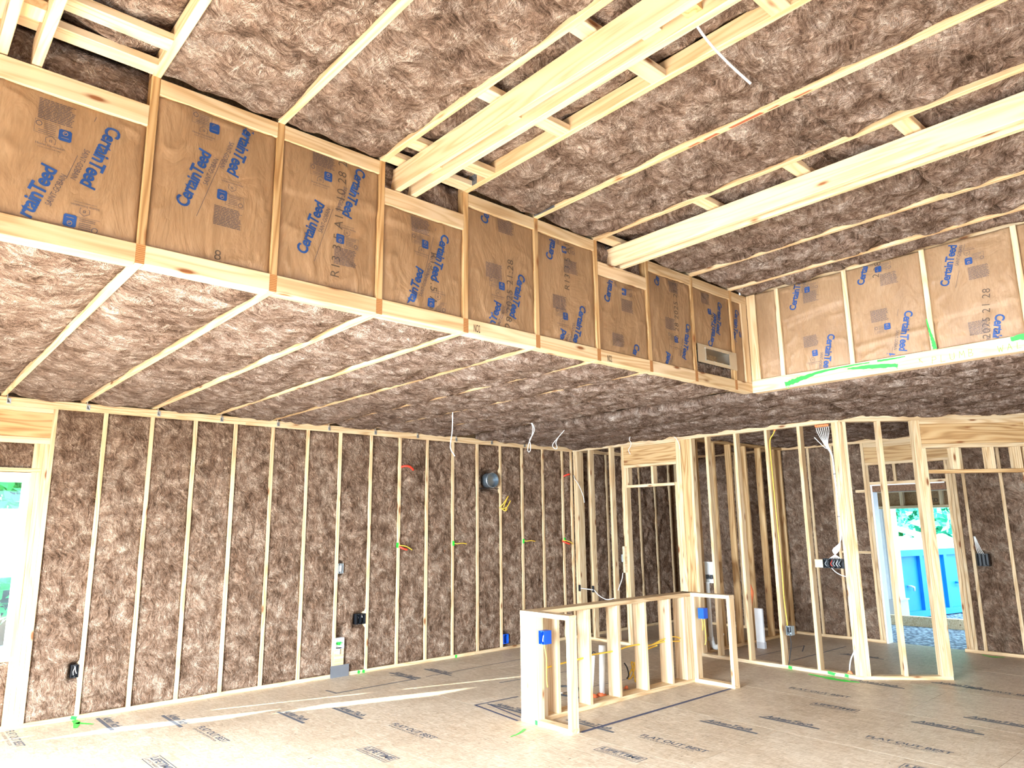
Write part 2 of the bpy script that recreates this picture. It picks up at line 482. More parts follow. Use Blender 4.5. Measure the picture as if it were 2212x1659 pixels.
# ---- flat print
_txt = {}
def glyphs(s, bold=0.0, shear=0.0, space=1.0):
    k = (s, bold, shear, space)
    if k not in _txt:
        c = bpy.data.curves.new('t', 'FONT'); c.body = s; c.size = 1.0; c.offset = bold; c.shear = shear; c.space_character = space
        c.resolution_u = 3; c.fill_mode = 'FRONT'
        o = bpy.data.objects.new('t', c); me = o.to_mesh()
        v = np.array([p.co[:2] for p in me.vertices]).reshape(-1, 2); f = [tuple(p.vertices) for p in me.polygons]
        o.to_mesh_clear(); bpy.data.objects.remove(o); bpy.data.curves.remove(c)
        v[:, 0] -= v[:, 0].min(); _txt[k] = (v, f)
    return _txt[k]
class Ink:
    """Flat print gathered in the (a, b) coordinates of one surface."""
    def __init__(s): s.v = []; s.f = []
    def add(s, v, f):
        n = len(s.v); s.v += [tuple(p) for p in v]; s.f += [tuple(i+n for i in q) for q in f]
    def text(s, body, a, b, ang, length=None, height=None, bold=0.0, shear=0.0, space=1.0, anchor='start', clip=None):
        v, f = glyphs(body, bold, shear, space)
        v = v.copy(); w = v[:, 0].max()
        sx = (length/w) if length else height/0.72
        sy = (height/0.72) if height else sx
        v[:, 0] *= sx; v[:, 1] *= sy
        if anchor == 'end': v[:, 0] -= w*sx
        if anchor == 'mid': v[:, 0] -= w*sx/2
        c, q = math.cos(math.radians(ang)), math.sin(math.radians(ang))
        p = np.stack([a + v[:, 0]*c - v[:, 1]*q, b + v[:, 0]*q + v[:, 1]*c], -1)
        s.add(p, f)
    def quad(s, a, b, ang, l, h):
        c, q = math.cos(math.radians(ang)), math.sin(math.radians(ang))
        s.add([(a+x*c-y*q, b+x*q+y*c) for x, y in ((0, 0), (l, 0), (l, h), (0, h))], [(0, 1, 2, 3)])
    def ring(s, a, b, ang, l, h, t):
        for x, y, p, q in ((0, 0, l, t), (0, h-t, l, t), (0, t, t, h-2*t), (l-t, t, t, h-2*t)):
            c, k = math.cos(math.radians(ang)), math.sin(math.radians(ang))
            s.quad(a+x*c-y*k, b+x*k+y*c, ang, p, q)
    def disc(s, a, b, r, r2=0.0, n=14):
        if r2 == 0: s.add([(a+r*math.cos(2*math.pi*i/n), b+r*math.sin(2*math.pi*i/n)) for i in range(n)], [tuple(range(n))])
        else:
            s.add([(a+R*math.cos(2*math.pi*i/n), b+R*math.sin(2*math.pi*i/n)) for R in (r, r2) for i in range(n)], [(i, (i+1) % n, n+(i+1) % n, n+i) for i in range(n)])
    def lay(s, name, m, parent, to3d, lim=None):
        """to3d maps arrays a, b to (n, 3); faces leaving the limits are dropped."""
        if not s.v: return None
        v = np.array(s.v); f = s.f
        if lim:
            ok = (v[:, 0] > lim[0]) & (v[:, 0] < lim[1]) & (v[:, 1] > lim[2]) & (v[:, 1] < lim[3])
            f = [q for q in f if all(ok[i] for i in q)]
            used = sorted({i for q in f for i in q}); mp = {j: i for i, j in enumerate(used)}
            if not used: return None
            v = v[used]; f = [tuple(mp[i] for i in q) for q in f]
        me = bpy.data.meshes.new(name); me.from_pydata([tuple(p) for p in to3d(v[:, 0], v[:, 1]).tolist()], [], f)
        me.materials.append(M[m]); me.update()
        return link(name, me, parent)

# ================================================================== STRUCTURE
# ---- ground outside
g = MB().box((-40, 60), (-40, 60), (-0.45, -0.30)).build('gravel_ground', 'gravel')
props(g, 'pale bluish gravel ground outside the house', 'gravel', kind='structure')

# ---- floor of strand board panels
floor = empty('floor', kind='structure', label='tan strand board subfloor with printed stamps and chalk lines', cat='floor')
XS = [-10.9] + [-9.63+1.2192*k for k in range(0, 10)] + [2.66]
XS = sorted(set(round(x, 4) for x in [-10.9, -9.62, -8.40, -7.18, -5.89, -4.75, -3.53, -2.32, -1.09, 0.13, 1.35, 2.66]))
OFF = [0.6, -0.4, 0.9, 0.1, -2.148, -0.74, -1.90, -0.9, -4.80, -1.3, -0.2]
for i in range(len(XS)-1):
    ys = [0.1]; y = OFF[i]
    while y > 0.0: y -= 2.4384
    cut = []
    y0 = OFF[i]
    k = y0
    while k < 0: k += 2.4384
    k -= 2.4384
    while k > -9.7: cut.append(k); k -= 2.4384
    edges = [0.14] + cut + [-9.8]
    for a, b in zip(edges, edges[1:]):
        MB().box((XS[i]+0.0015, XS[i+1]-0.0015), (b+0.0015, a-0.0015), (-0.018, 0.0)).build('subfloor_panel', 'subfloor', floor)
MB().box((-10.9, 2.7), (-9.8, 0.18), (-0.30, -0.0185)).build('joist_deck', 'osb', floor)

# ---- ceiling: chords, roof deck, batts
ceil = empty('ceiling', kind='structure', label='unfinished ceiling of timber chords filled with brown glass wool batts', cat='ceiling')
for x, y, z in (((-10.9, 2.8), (YK+0.11, 0.35), (2.97, 3.02)), ((XL+0.12, 2.8), (-9.9, YK+0.11), (2.97, 3.02)),
                ((-9.3, XL+0.13), (-9.9, -8.6), (2.97, 3.02)), ((-10.9, -9.3), (-9.9, YK+0.11), (2.97, 3.02)),
                ((-9.4, XL+0.2), (-8.7, YK+0.2), (3.93, 3.98))):
    MB().box(x, y, z).build('roof_deck', 'osb', ceil)
MB().box((-9.36, -9.3), (-8.7, YK), (2.767, 3.93)).build('tray_side', 'osb', ceil)
MB().box((-9.3, XL), (-8.7, -8.64), (2.767, 3.93)).build('tray_side', 'osb', ceil)
MB().box((-9.4, XL+0.1), (YK+0.12, YK+0.135), (2.95, 3.93)).build('tray_side', 'osb', ceil)  # unseen backing, added to stop light leaking in behind the long tray wall
MB().box((XL+0.12, XL+0.135), (-8.7, YK+0.12), (2.95, 3.93)).build('tray_side', 'osb', ceil)  # likewise added behind the short tray wall against light leaks
for i in range(-5, 16):
    x = TX(i); far = i >= 9
    board(ceil, 'truss_chord', (x-0.019, x+0.019), (-8.6 if far else YK+0.002, 0.13), (ZC, ZC+0.089), 'pine')
for i in range(-3, 9):
    x = TX(i)
    board(ceil, 'truss_chord', (x-0.019, x+0.019), (-8.64, YK+0.088), (ZU, ZU+0.089), 'pine')
# lower batts: V runs toward the window wall, U across, so U x V must face down
for i in range(-3, 16):
    x0, x1 = TX(i)+0.019, TX(i+1)-0.019
    lo = YK+0.075 if i < 8 else -7.6
    if i == 8: x0 = XL+0.1
    cuts = [lo]
    y = -0.03 - rnd.uniform(1.0, 2.4)
    mids = []
    while y > lo+0.7: mids.append(y); y -= rnd.choice([1.22, 2.38])
    edges = [-0.01] + mids + [lo]
    e = -0.012 + 0.005*max(0, min(i-1, 7)); ov = 0.002 + 0.0022*max(0, min(i-1, 6))
    for a, b in zip(edges, edges[1:]):
        batt(ceil, (x1, b, ZC+0.012), (-1, 0, 0), (0, 1, 0), x1-x0, a-b, bulge=0.05 if i < 5 else 0.04, edge=e, ov=ov, lump=0.034)
# raised batts
BEAM_BAYS = (-1, 2, 5)
for i in range(-3, 9):
    x0 = TX(i)+0.019; x1 = TX(i+1)-0.019 if i < 8 else XL
    mids = []; y = YK - rnd.uniform(0.9, 2.2)
    while y > -8.0: mids.append(y); y -= rnd.choice([1.22, 1.6, 2.3])
    edges = [YK-0.002] + mids + [-8.6]
    z = ZU + (0.07 if i in BEAM_BAYS else 0.012)
    for a, b in zip(edges, edges[1:]):
        batt(ceil, (x1, b, z), (-1, 0, 0), (0, 1, 0), x1-x0, a-b, bulge=0.045, edge=-0.008 if i not in BEAM_BAYS else -0.02, ov=0.002, lump=0.055, res=0.022)
# ladder blocking above the beams
for i, xb in ((-1, None), (2, None), (5, None)):
    x0, x1 = TX(i)+0.019, TX(i+1)-0.019
    for y in (-4.20, -4.42, -5.04, -5.67, -6.29, -6.91, -7.53):
        if i == 5 and y == -4.42: continue
        yy = y-0.2 if i == 5 and y < -4.3 and False else y
        board(ceil, 'ladder_block', (x0, x1), (yy-0.0445, yy+0.0445), (ZU+0.002, ZU+0.04), 'whitewood')
# nail plates on the chord sides
for x, y0, y1 in ((TX(3)-0.0205, -4.29, -4.215), (TX(4)-0.0205, -4.36, -4.16)):
    mb = MB().box((x-0.0012, x), (y0, y1), (ZU+0.004, ZU+0.075))
    for a in range(5):
        for b in range(4):
            yy = y0+(a+0.5)*(y1-y0)/5; zz = ZU+0.012+b*0.017
            mb.box((x-0.003, x-0.0012), (yy-0.003, yy+0.003), (zz-0.004, zz+0.004))
    mb.build('nail_plate', 'plate', ceil)

# ---- window wall (north)
wn = empty('wall_north', kind='structure', label='long stud wall with window, brown wool between every pair of studs', cat='wall')
XE = 2.51
board(wn, 'bottom_plate', (-10.6, -6.05), (0.0, 0.14), (0, 0.038), 'pine')
board(wn, 'bottom_plate', (-6.05, -1.9), (0.0, 0.14), (0, 0.038), 'pine')
board(wn, 'bottom_plate', (-1.9, XE), (0.0, 0.14), (0, 0.038), 'pine')
for z0, cut in ((HT, -5.0), (HT+0.038, -3.4)):
    board(wn, 'top_plate', (-10.6, cut), (0.0, 0.14), (z0, z0+0.038), 'pine')
    board(wn, 'top_plate', (cut, XE), (0.0, 0.14), (z0, z0+0.038), 'pine')
def studA(x, z0=0.038, z1=HT, m='pine', w=0.038):
    return board(wn, 'stud', (x-w/2, x+w/2), (0.0, 0.14), (z0, z1), m)
xs = [A0+0.4064*i for i in range(16)]
for x in xs: studA(x)
studA(-0.03); studA(-6.686-0.036)
xe = [0.36, 0.77, 1.17, 1.58, 1.99, 2.40]
for x in xe: studA(x)
BOXES = ((-6.366, 0.405, 0.03, 0.053), (-3.826, 1.155, 0.03, 0.055), (-3.553, 0.586, 0.06, 0.057), (-1.372, 0.135, 0.046, 0.06), (-1.613, 2.21, 0.105, 0.105), (-3.815, 0.26, 0.06, 0.2))
bays = [(-6.703, xs[0]-0.019)] + [(a+0.019, b-0.019) for a, b in zip(xs, xs[1:])] + [(xs[-1]+0.019, -0.05)]
bays += [(a+0.019, b-0.019) for a, b in zip([-0.03]+xe, xe)]
for a, b in bays:
    if b-a < 0.03: continue
    dn = [(x-a, z-0.04, w, h) for x, z, w, h in BOXES if a-0.02 < x < b+0.02]
    batt(wn, (a, 0.012, 0.04), (1, 0, 0), (0, 0, 1), b-a, HT-0.042, m='wool_wall', bulge=0.016, edge=-0.006, ov=0.004, lump=0.032, res=0.026, skirt=0.09, tuck=0.05, dents=dn)
MB().box((-10.9, -8.80), (0.141, 0.155), (0, 2.97)).build('sheathing', 'osb', wn)
MB().box((-7.74, -7.45), (0.141, 0.155), (0, 2.97)).build('sheathing', 'osb', wn)
MB().box((-6.82, XE+0.2), (0.141, 0.155), (0, 2.97)).build('sheathing', 'osb', wn)
for a, b in ((-8.80, -7.74), (-7.45, -6.82)):
    MB().box((a, b), (0.141, 0.155), (0, 0.56)).build('sheathing', 'osb', wn)
    MB().box((a, b), (0.141, 0.155), (2.14, 2.97)).build('sheathing', 'osb', wn)
# jack studs, header, cripples round the near window
for x in (-6.760, -6.798, -6.836):
    studA(x, 0.038, 2.366)
for x in (-7.51, -7.548, -7.64): studA(x)
board(wn, 'header', (-7.49, -6.741), (0.004, 0.14), (2.42, 2.645), 'fir')
board(wn, 'header_plate', (-7.49, -6.741), (0.0, 0.14), (2.645, HT), 'whitewood')
board(wn, 'header_plate', (-7.49, -6.741), (0.0, 0.14), (2.366, 2.42), 'whitewood')
board(wn, 'rough_head', (-7.49, -6.79), (-0.002, 0.138), (2.113, 2.150), 'pine')
board(wn, 'rough_sill', (-7.49, -6.80), (-0.002, 0.138), (0.545, 0.583), 'pine')
batt(wn, (-7.47, 0.02, 2.152), (1, 0, 0), (0, 0, 1), 0.615, 0.212, m='wool_wall', bulge=0.015, lump=0.02, res=0.03, skirt=0.08)
batt(wn, (-7.47, 0.02, 0.04), (1, 0, 0), (0, 0, 1), 0.615, 0.50, m='wool_wall', bulge=0.015, lump=0.025, res=0.03, skirt=0.08)
for x0, x1 in ((-6.836, -6.800), (-6.796, -6.762)):
    MB().box((x0, x1), (-0.0015, 0.0), (0.338, 0.402)).build('nail_plate', 'galv', wn)
# hurricane ties on the plate under each chord
for i in range(-1, 11):
    x = TX(i)+0.024
    mb = MB().box((x, x+0.032), (-0.0035, -0.001), (HT+0.012, HT+0.062)).box((x, x+0.003), (-0.03, -0.001), (HT+0.05, HT+0.12))
    mb.add([(x+0.004, -0.004, HT+0.064), (x+0.030, -0.004, HT+0.02), (x+0.004, -0.016, HT+0.02)], [(0, 1, 2), (2, 1, 0)])
    mb.build('hurricane_tie', 'galv', wn)

def window(name, x0, x1, z0, z1, zm, label):
    w = empty(name, ((x0+x1)/2, 0.07, z0), kind='structure', label=label, cat='window')
    L = lambda x: x-(x0+x1)/2
    a, b, H = L(x0), L(x1), z1-z0
    def fr(nm, xa, xb, za, zb, t, y0, y1):
        MB().box((xa, xb), (y0, y1), (za, za+t)).box((xa, xb), (y0, y1), (zb-t, zb)).box((xa, xa+t), (y0, y1), (za+t, zb-t)).box((xb-t, xb), (y0, y1), (za+t, zb-t)).build(nm, 'vinyl', w)
    fr('window_frame', a, b, 0, H, 0.032, -0.066, 0.07)
    m = zm-z0
    fr('lower_sash', a+0.033, b-0.033, 0.033, m+0.02, 0.046, -0.045, -0.012)
    fr('upper_sash', a+0.033, b-0.033, m-0.02, H-0.033, 0.046, 0.0, 0.035)
    MB().box((a+0.079, b-0.079), (-0.031, -0.027), (0.079, m-0.026)).build('pane', 'glass', w)
    MB().box((a+0.079, b-0.079), (0.016, 0.020), (m+0.026, H-0.079)).build('pane', 'glass', w)
window('window_1', -7.45, -6.822, 0.585, 2.108, 1.325, 'white vinyl sash window beside the first bay of the window wall')
window('window_2', -8.80, -7.74, 0.585, 2.108, 1.325, 'white vinyl sash window further along the window wall')

# ---- partition (east) with doorway
we = empty('wall_east', kind='structure', label='open stud partition with a doorway between the great room and back rooms', cat='wall')
dB = (0.0, 0.089)
board(we, 'bottom_plate', dB, (-0.98, -0.002), (0, 0.038), 'pine')
board(we, 'bottom_plate', dB, (-4.036, -1.83), (0, 0.038), 'whitewood')
board(we, 'top_plate', dB, (-4.036, -0.001), (HT, HT+0.038), 'whitewood')
board(we, 'top_plate', dB, (-2.4, -0.001), (HT+0.038, HT+0.076), 'pine')
board(we, 'top_plate', dB, (-4.036, -2.4), (HT+0.038, HT+0.076), 'pine')
def studB(y0, z0=0.038, z1=HT, m='pine', x=dB): return board(we, 'stud', x, (y0, y0+0.038), (z0, z1), m)
for y in (-0.046, -0.35, -0.75, -0.981, -1.908, -1.946, -2.121, -2.36, -2.77, -3.182, -3.589, -3.992, -4.031): studB(y)
studB(-0.088, x=(0.002, 0.14))
studB(-1.020, 0.0, 2.375); studB(-1.868, 0.0, 2.375)
board(we, 'corner_post', (0.012, 0.05), (-2.083, -1.948), (0.038, HT), 'fir')
board(we, 'header', (0.004, 0.085), (-1.869, -0.982), (2.415, 2.665), 'fir')
board(we, 'header_plate', dB, (-1.869, -0.982), (2.665, HT), 'pine')
board(we, 'header_plate', dB, (-1.869, -0.982), (2.376, 2.414), 'pine')
board(we, 'rough_head', dB, (-1.828, -1.022), (2.10, 2.138), 'whitewood')
for y in (-1.06, -1.49, -1.866): studB(y, 2.139, 2.375, 'pine')

# ---- angled wall with cased opening
wc = empty('wall_angled', (0.0, -4.036, 0), -math.pi/4, kind='structure', label='short angled stud wall with header over the opening to the back hall', cat='wall')
dC = (0.0, 0.089)
board(wc, 'bottom_plate', (0.0, 0.90), dC, (0, 0.038), 'pine')
board(wc, 'top_plate', (0.0, 2.7), dC, (HT, HT+0.038), 'pine')
board(wc, 'top_plate', (0.0, 0.14), dC, (HT+0.038, HT+0.076), 'pine')
board(wc, 'top_plate', (0.142, 2.7), dC, (HT+0.038, HT+0.076), 'whitewood')
def studC(x0, z0=0.038, z1=HT, w=0.038, m='pine'): return board(wc, 'stud', (x0, x0+w), dC, (z0, z1), m)
for x in (0.002, 0.042, 0.418, 0.79, 0.828): studC(x)
studC(0.867, 0.038, 2.38)
for x in (1.968, 2.006): studC(x)
studC(1.930, 0.038, 2.38)
board(wc, 'header', (0.867, 1.967), (0.004, 0.085), (2.425, 2.645), 'fir')
board(wc, 'header_plate', (0.867, 1.967), dC, (2.645, HT), 'pine')
board(wc, 'header_plate', (0.867, 1.967), dC, (2.382, 2.424), 'pine')
board(wc, 'rough_head', (0.906, 1.929), dC, (2.106, 2.146), 'fir')
for x in (1.172, 1.212, 1.54, 1.58, 1.82, 1.86): studC(x, 2.147, 2.381)

# ---- far outside wall with doorway
wd = empty('wall_far', kind='structure', label='far outside wall of dark wool bays around the open doorway', cat='wall')
dD = (XE, XE+0.14)
for a, b in ((-3.29, 0.0), (-8.6, -4.22)):
    board(wd, 'bottom_plate', dD, (a, b), (0, 0.038), 'pine')
board(wd, 'top_plate', dD, (-8.6, 0.0), (HT, HT+0.038), 'pine')
board(wd, 'top_plate', dD, (-8.6, 0.0), (HT+0.038, HT+0.076), 'pine')
ysD = [-0.40, -0.81, -1.21, -1.62, -2.44, -2.79]
ysR = [-4.45, -4.858, -5.265, -5.67, -6.08, -6.48, -6.89, -7.3]
def studD(y0, z0=0.038, z1=HT, m='pine', w=0.038): return board(wd, 'stud', dD, (y0-w/2, y0+w/2), (z0, z1), m)
for y in ysD + ysR: studD(y)
studD(-3.23); studD(-4.345)
studD(-3.271, 0.038, 2.38); studD(-4.304, 0.038, 2.38); studD(-4.264, 0.038, 2.38)
board(wd, 'header', (XE+0.005, XE+0.135), (-4.324, -3.252), (2.41, 2.62), 'fir')
board(wd, 'header_plate', dD, (-4.324, -3.252), (2.62, HT), 'pine')
board(wd, 'header_plate', dD, (-4.324, -3.252), (2.372, 2.41), 'pine')
board(wd, 'rough_head', dD, (-4.245, -3.29), (2.10, 2.14), 'pine')
for y in (-3.63, -4.0): studD(y, 2.14, 2.372)
board(wd, 'fire_block', dD, (-3.21, -2.81), (2.0, 2.038), 'pine')
board(wd, 'fire_block', dD, (-3.21, -2.81), (1.165, 1.2), 'pine')
edD = [0.0]+ysD+[-3.23]
for a, b in list(zip(edD, edD[1:])) + list(zip([-4.345]+ysR, ysR)):
    batt(wd, (XE+0.012, a-0.019, 0.04), (0, -1, 0), (0, 0, 1), a-b-0.038, HT-0.042, m='wool_wall', bulge=0.012, edge=-0.006, ov=0.006, lump=0.03, res=0.034, skirt=0.09, dents=[(a-0.019+4.545, 1.08, 0.063, 0.076)] if b < -4.5 < a else ())
for a in (-3.62, -3.99, -4.24):
    b = {-3.62: -3.29, -3.99: -3.65, -4.24: -4.02}[a]
    batt(wd, (XE+0.02, b, 2.142), (0, -1, 0), (0, 0, 1), b-a, 0.228, m='wool_wall', bulge=0.01, lump=0.02, res=0.03, skirt=0.08)
MB().box((XE+0.141, XE+0.155), (-3.27, 0.3), (-0.3, 3.02)).build('sheathing', 'osb', wd)
MB().box((XE+0.141, XE+0.155), (-9.9, -4.26), (-0.3, 3.02)).build('sheathing', 'osb', wd)
MB().box((XE+0.141, XE+0.155), (-4.26, -3.27), (2.11, 3.02)).build('sheathing', 'osb', wd)
d1 = empty('door_1', (XE, -3.77, 0), kind='structure', label='open doorway with white jambs and brown head leading outside', cat='doorway')
MB().box((0.0, 0.15), (0.452, 0.476), (0, 2.09)).build('jamb', 'vinyl', d1)
MB().box((0.03, 0.15), (-0.478, -0.466), (0, 2.09)).build('jamb', 'pine', d1)
MB().box((0.0, 0.16), (-0.47, 0.452), (2.0, 2.095)).build('door_head', 'brown_board', d1)
MB().box((-0.004, 0.0), (-0.46, 0.476), (2.085, 2.10)).build('head_flashing', 'vinyl', d1)

# ---- partition between the back rooms
wi = empty('wall_inner', kind='structure', label='stud partition of reddish boards running back from the main partition', cat='wall')
board(wi, 'bottom_plate', (0.09, XE), (-2.04, -1.951), (0, 0.038), 'fir')
board(wi, 'top_plate', (0.09, XE), (-2.04, -1.951), (HT-0.0, HT+0.038), 'fir')
for x in (0.24, 0.65, 1.06, 1.46, 1.87, 2.28, 2.46):
    board(wi, 'stud', (x-0.019, x+0.019), (-2.04, -1.951), (0.038, HT), 'fir')

# ---- long tray wall
wk = empty('wall_tray_north', kind='structure', label='long raised tray wall with kraft faced insulation between short studs', cat='wall')
dK = (YK, YK+0.089)
NB = list(range(-2, 9))
for i in NB:
    x = TX(i)
    board(wk, 'stud', (x-0.019, x+0.019), dK, (ZC+0.0895, ZU), 'fir')
    MB().box((x-0.019, x+0.019), (YK-0.0005, YK+0.03), (ZC+0.0005, ZC+0.089)).build('chord_end', 'end', wk)
for i in range(-3, 9):
    x0 = TX(i)+0.0195; x1 = TX(i+1)-0.0195 if i < 8 else XL
    board(wk, 'bottom_block', (x0, x1), dK, (ZC+0.001, ZC+0.091), 'whitewood' if i % 3 == 0 else 'pine')
    low = i in BEAM_BAYS
    zt = 3.43 if low else 3.602
    board(wk, 'top_block', (x0, x1), dK, (zt, zt+(0.102 if low else 0.083)), 'whitewood' if low else 'pine')
    if low:
        batt(wk, (x0, YK+0.05, 3.533), (1, 0, 0), (0, 0, 1), x1-x0, 0.19, m='wool_ceiling', bulge=0.03, lump=0.05, res=0.025, skirt=0.03)
board(wk, 'corner_post', (-2.068, XL-0.0005), (YK+0.001, YK+0.04), (ZC+0.092, ZU-0.085), 'pine')

wl = empty('wall_tray_east', kind='structure', label='short raised tray wall with kraft faced insulation and green paint on plate', cat='wall')
dL = (XL, XL+0.089)
board(wl, 'bottom_plate', dL, (-8.6, YK-0.0005), (ZC+0.001, ZC+0.116), 'whitewood')
board(wl, 'corner_post', dL, (-4.245, YK-0.0005), (ZC+0.117, ZU), 'pine')
yL = [-4.459-0.6075*k for k in range(7)]
for y in yL: board(wl, 'stud', dL, (y-0.019, y+0.019), (ZC+0.117, ZU), 'whitewood')
board(wl, 'top_plate', (XL+0.03, XL+0.089), (-8.6, YK-0.1), (ZU+0.001, ZU+0.04), 'pine')

# ---- kraft faced panels with print
AXK = ((1, 0, 0), (0, 0, 1)); AXL = ((0, -1, 0), (0, 0, 1))
def kraft_panel(parent, O, axes, a0, a1, b0, b1, seed, recess=0.018, bulge=0.018, crease=()):
    n = Noise(seed); U, V = Vector(axes[0]), Vector(axes[1]); Nn = U.cross(V)
    def height(a, b):
        ea = np.minimum(a-a0, a1-a); eb = np.minimum(b-b0, b1-b)
        ea = np.maximum(ea, 0); eb = np.maximum(eb, 0)
        h = -recess + bulge*(1-np.exp(-ea/0.05))*(1-np.exp(-eb/0.08))
        m = np.clip(ea/0.04, 0.2, 1)
        w = fbm(n, a*3.1+2, b*2.2+5, 3)
        h = h + 0.010*w*m
        r = np.abs(fbm(n, a*5+20+w*0.8, b*4+31, 3))
        h = h + 0.010*np.exp(-r*14)*m*np.clip(1.3-2*np.minimum(ea/(a1-a0)*2, eb/(b1-b0)*2), 0.1, 1)
        h = h + 0.007*np.exp(-((ea-0.022)/0.009)**2)*(0.6+n(b*9, a*0+4))
        for (bc, amp, sl) in crease:
            h = h + amp*np.tanh((b-bc-sl*(a-a0))/0.008)
        return h
    na = max(10, int((a1-a0)/0.0125)); nb = max(10, int((b1-b0)/0.0125))
    a, b = np.meshgrid(np.linspace(a0, a1, na), np.linspace(b0, b1, nb), indexing='ij')
    P = np.stack([a, b, height(a, b)], -1)
    o = link('kraft_facing', grid_mesh('kraft_facing', P, 'kraft', 0.05), parent, mtx=frame(O, U, V, Nn))
    def lift(d):
        return lambda x, y: np.stack([x, y, height(x, y)+d], -1)
    return o, lift, (a0+0.004, a1-0.004, b0+0.002, b1-0.002)

def logo(blue, grey, a, b, up, L=0.318, part=None):
    """Maker's diagonal logo: word, second word and the long line under it. (a, b) is the start of the word."""
    ang = 73.5 if up else -105.0
    c, s = math.cos(math.radians(ang)), math.sin(math.radians(ang))
    blue.text('CertainTeed', a, b, ang, length=L, height=0.060, bold=0.028, space=0.92)
    sa, sb = a + c*L*0.99 + s*0.040, b + s*L*0.99 - c*0.040
    grey.text('SAINT-GOBAIN', sa, sb, ang, length=0.155, height=0.024, anchor='end')
    la, lb = a + s*0.052 - c*0.01, b - c*0.052 - s*0.01
    grey.quad(la, lb, ang, L*1.06, 0.0022)
def icon(blue, pale, a, b, flip):
    for x, y, w, h in ((-0.020, -0.026, 0.040, 0.052), (-0.024, -0.022, 0.004, 0.044), (0.020, -0.022, 0.004, 0.044)):
        blue.quad(a+x, b+y, 0, w, h)
    s = -1 if flip else 1
    pale.disc(a, b+s*0.010, 0.010, 0.0075); pale.quad(a-0.005, b+s*0.010-0.0015, 30, 0.010, 0.003); pale.quad(a-0.014, b-s*0.012, 0, 0.028, 0.002)
def house(grey, a, b, flip):
    s = -1 if flip else 1
    for x0, y0, x1, y1 in ((-0.018, 0, -0.018, 0.02), (0.018, 0, 0.018, 0.02), (-0.018, 0.02, 0, 0.032), (0, 0.032, 0.018, 0.02), (-0.018, 0, -0.012, 0), (0.012, 0, 0.018, 0)):
        dx, dy = x1-x0, (y1-y0)*s
        grey.quad(a+x0, b+y0*s, math.degrees(math.atan2(dy, dx)), math.hypot(dx, dy), 0.002)
    grey.ring(a-0.005, b+0.011*s-0.005, 0, 0.010, 0.010, 0.002)
    grey.text('Home Innovation', a, b-0.016*s, 180 if flip else 0, length=0.105, height=0.011, anchor='mid')
    grey.text('NGBS GREEN CERTIFIED', a, b-0.028*s, 180 if flip else 0, length=0.085, height=0.005, anchor='mid')
def fine_print(grey, a, b, w=0.135, h=0.10, rows=13):
    r = random.Random(int(a*1000)+int(b*777))
    for k in range(rows):
        y = b + h/2 - (k+0.5)*h/rows; x = a-w/2
        end = a+w/2-r.uniform(0, 0.02)
        while x < end:
            l = min(r.uniform(0.008, 0.03), end-x)
            grey.quad(x, y, 0, l, h/rows*0.45); x += l+0.003
def badge(grey, a, b, flip):
    grey.ring(a-0.045, b-0.03, 0, 0.09, 0.06, 0.0013); s = -1 if flip else 1
    grey.disc(a-0.03*s, b+0.014*s, 0.012, 0.009)
    for k in range(4): grey.quad(a-0.012*s if s > 0 else a-0.03, b+(0.020-0.008*k)*s, 0, 0.045, 0.0022)
    for k in range(2): grey.quad(a-0.03, b-(0.014+0.008*k)*s, 0, 0.06, 0.0022)

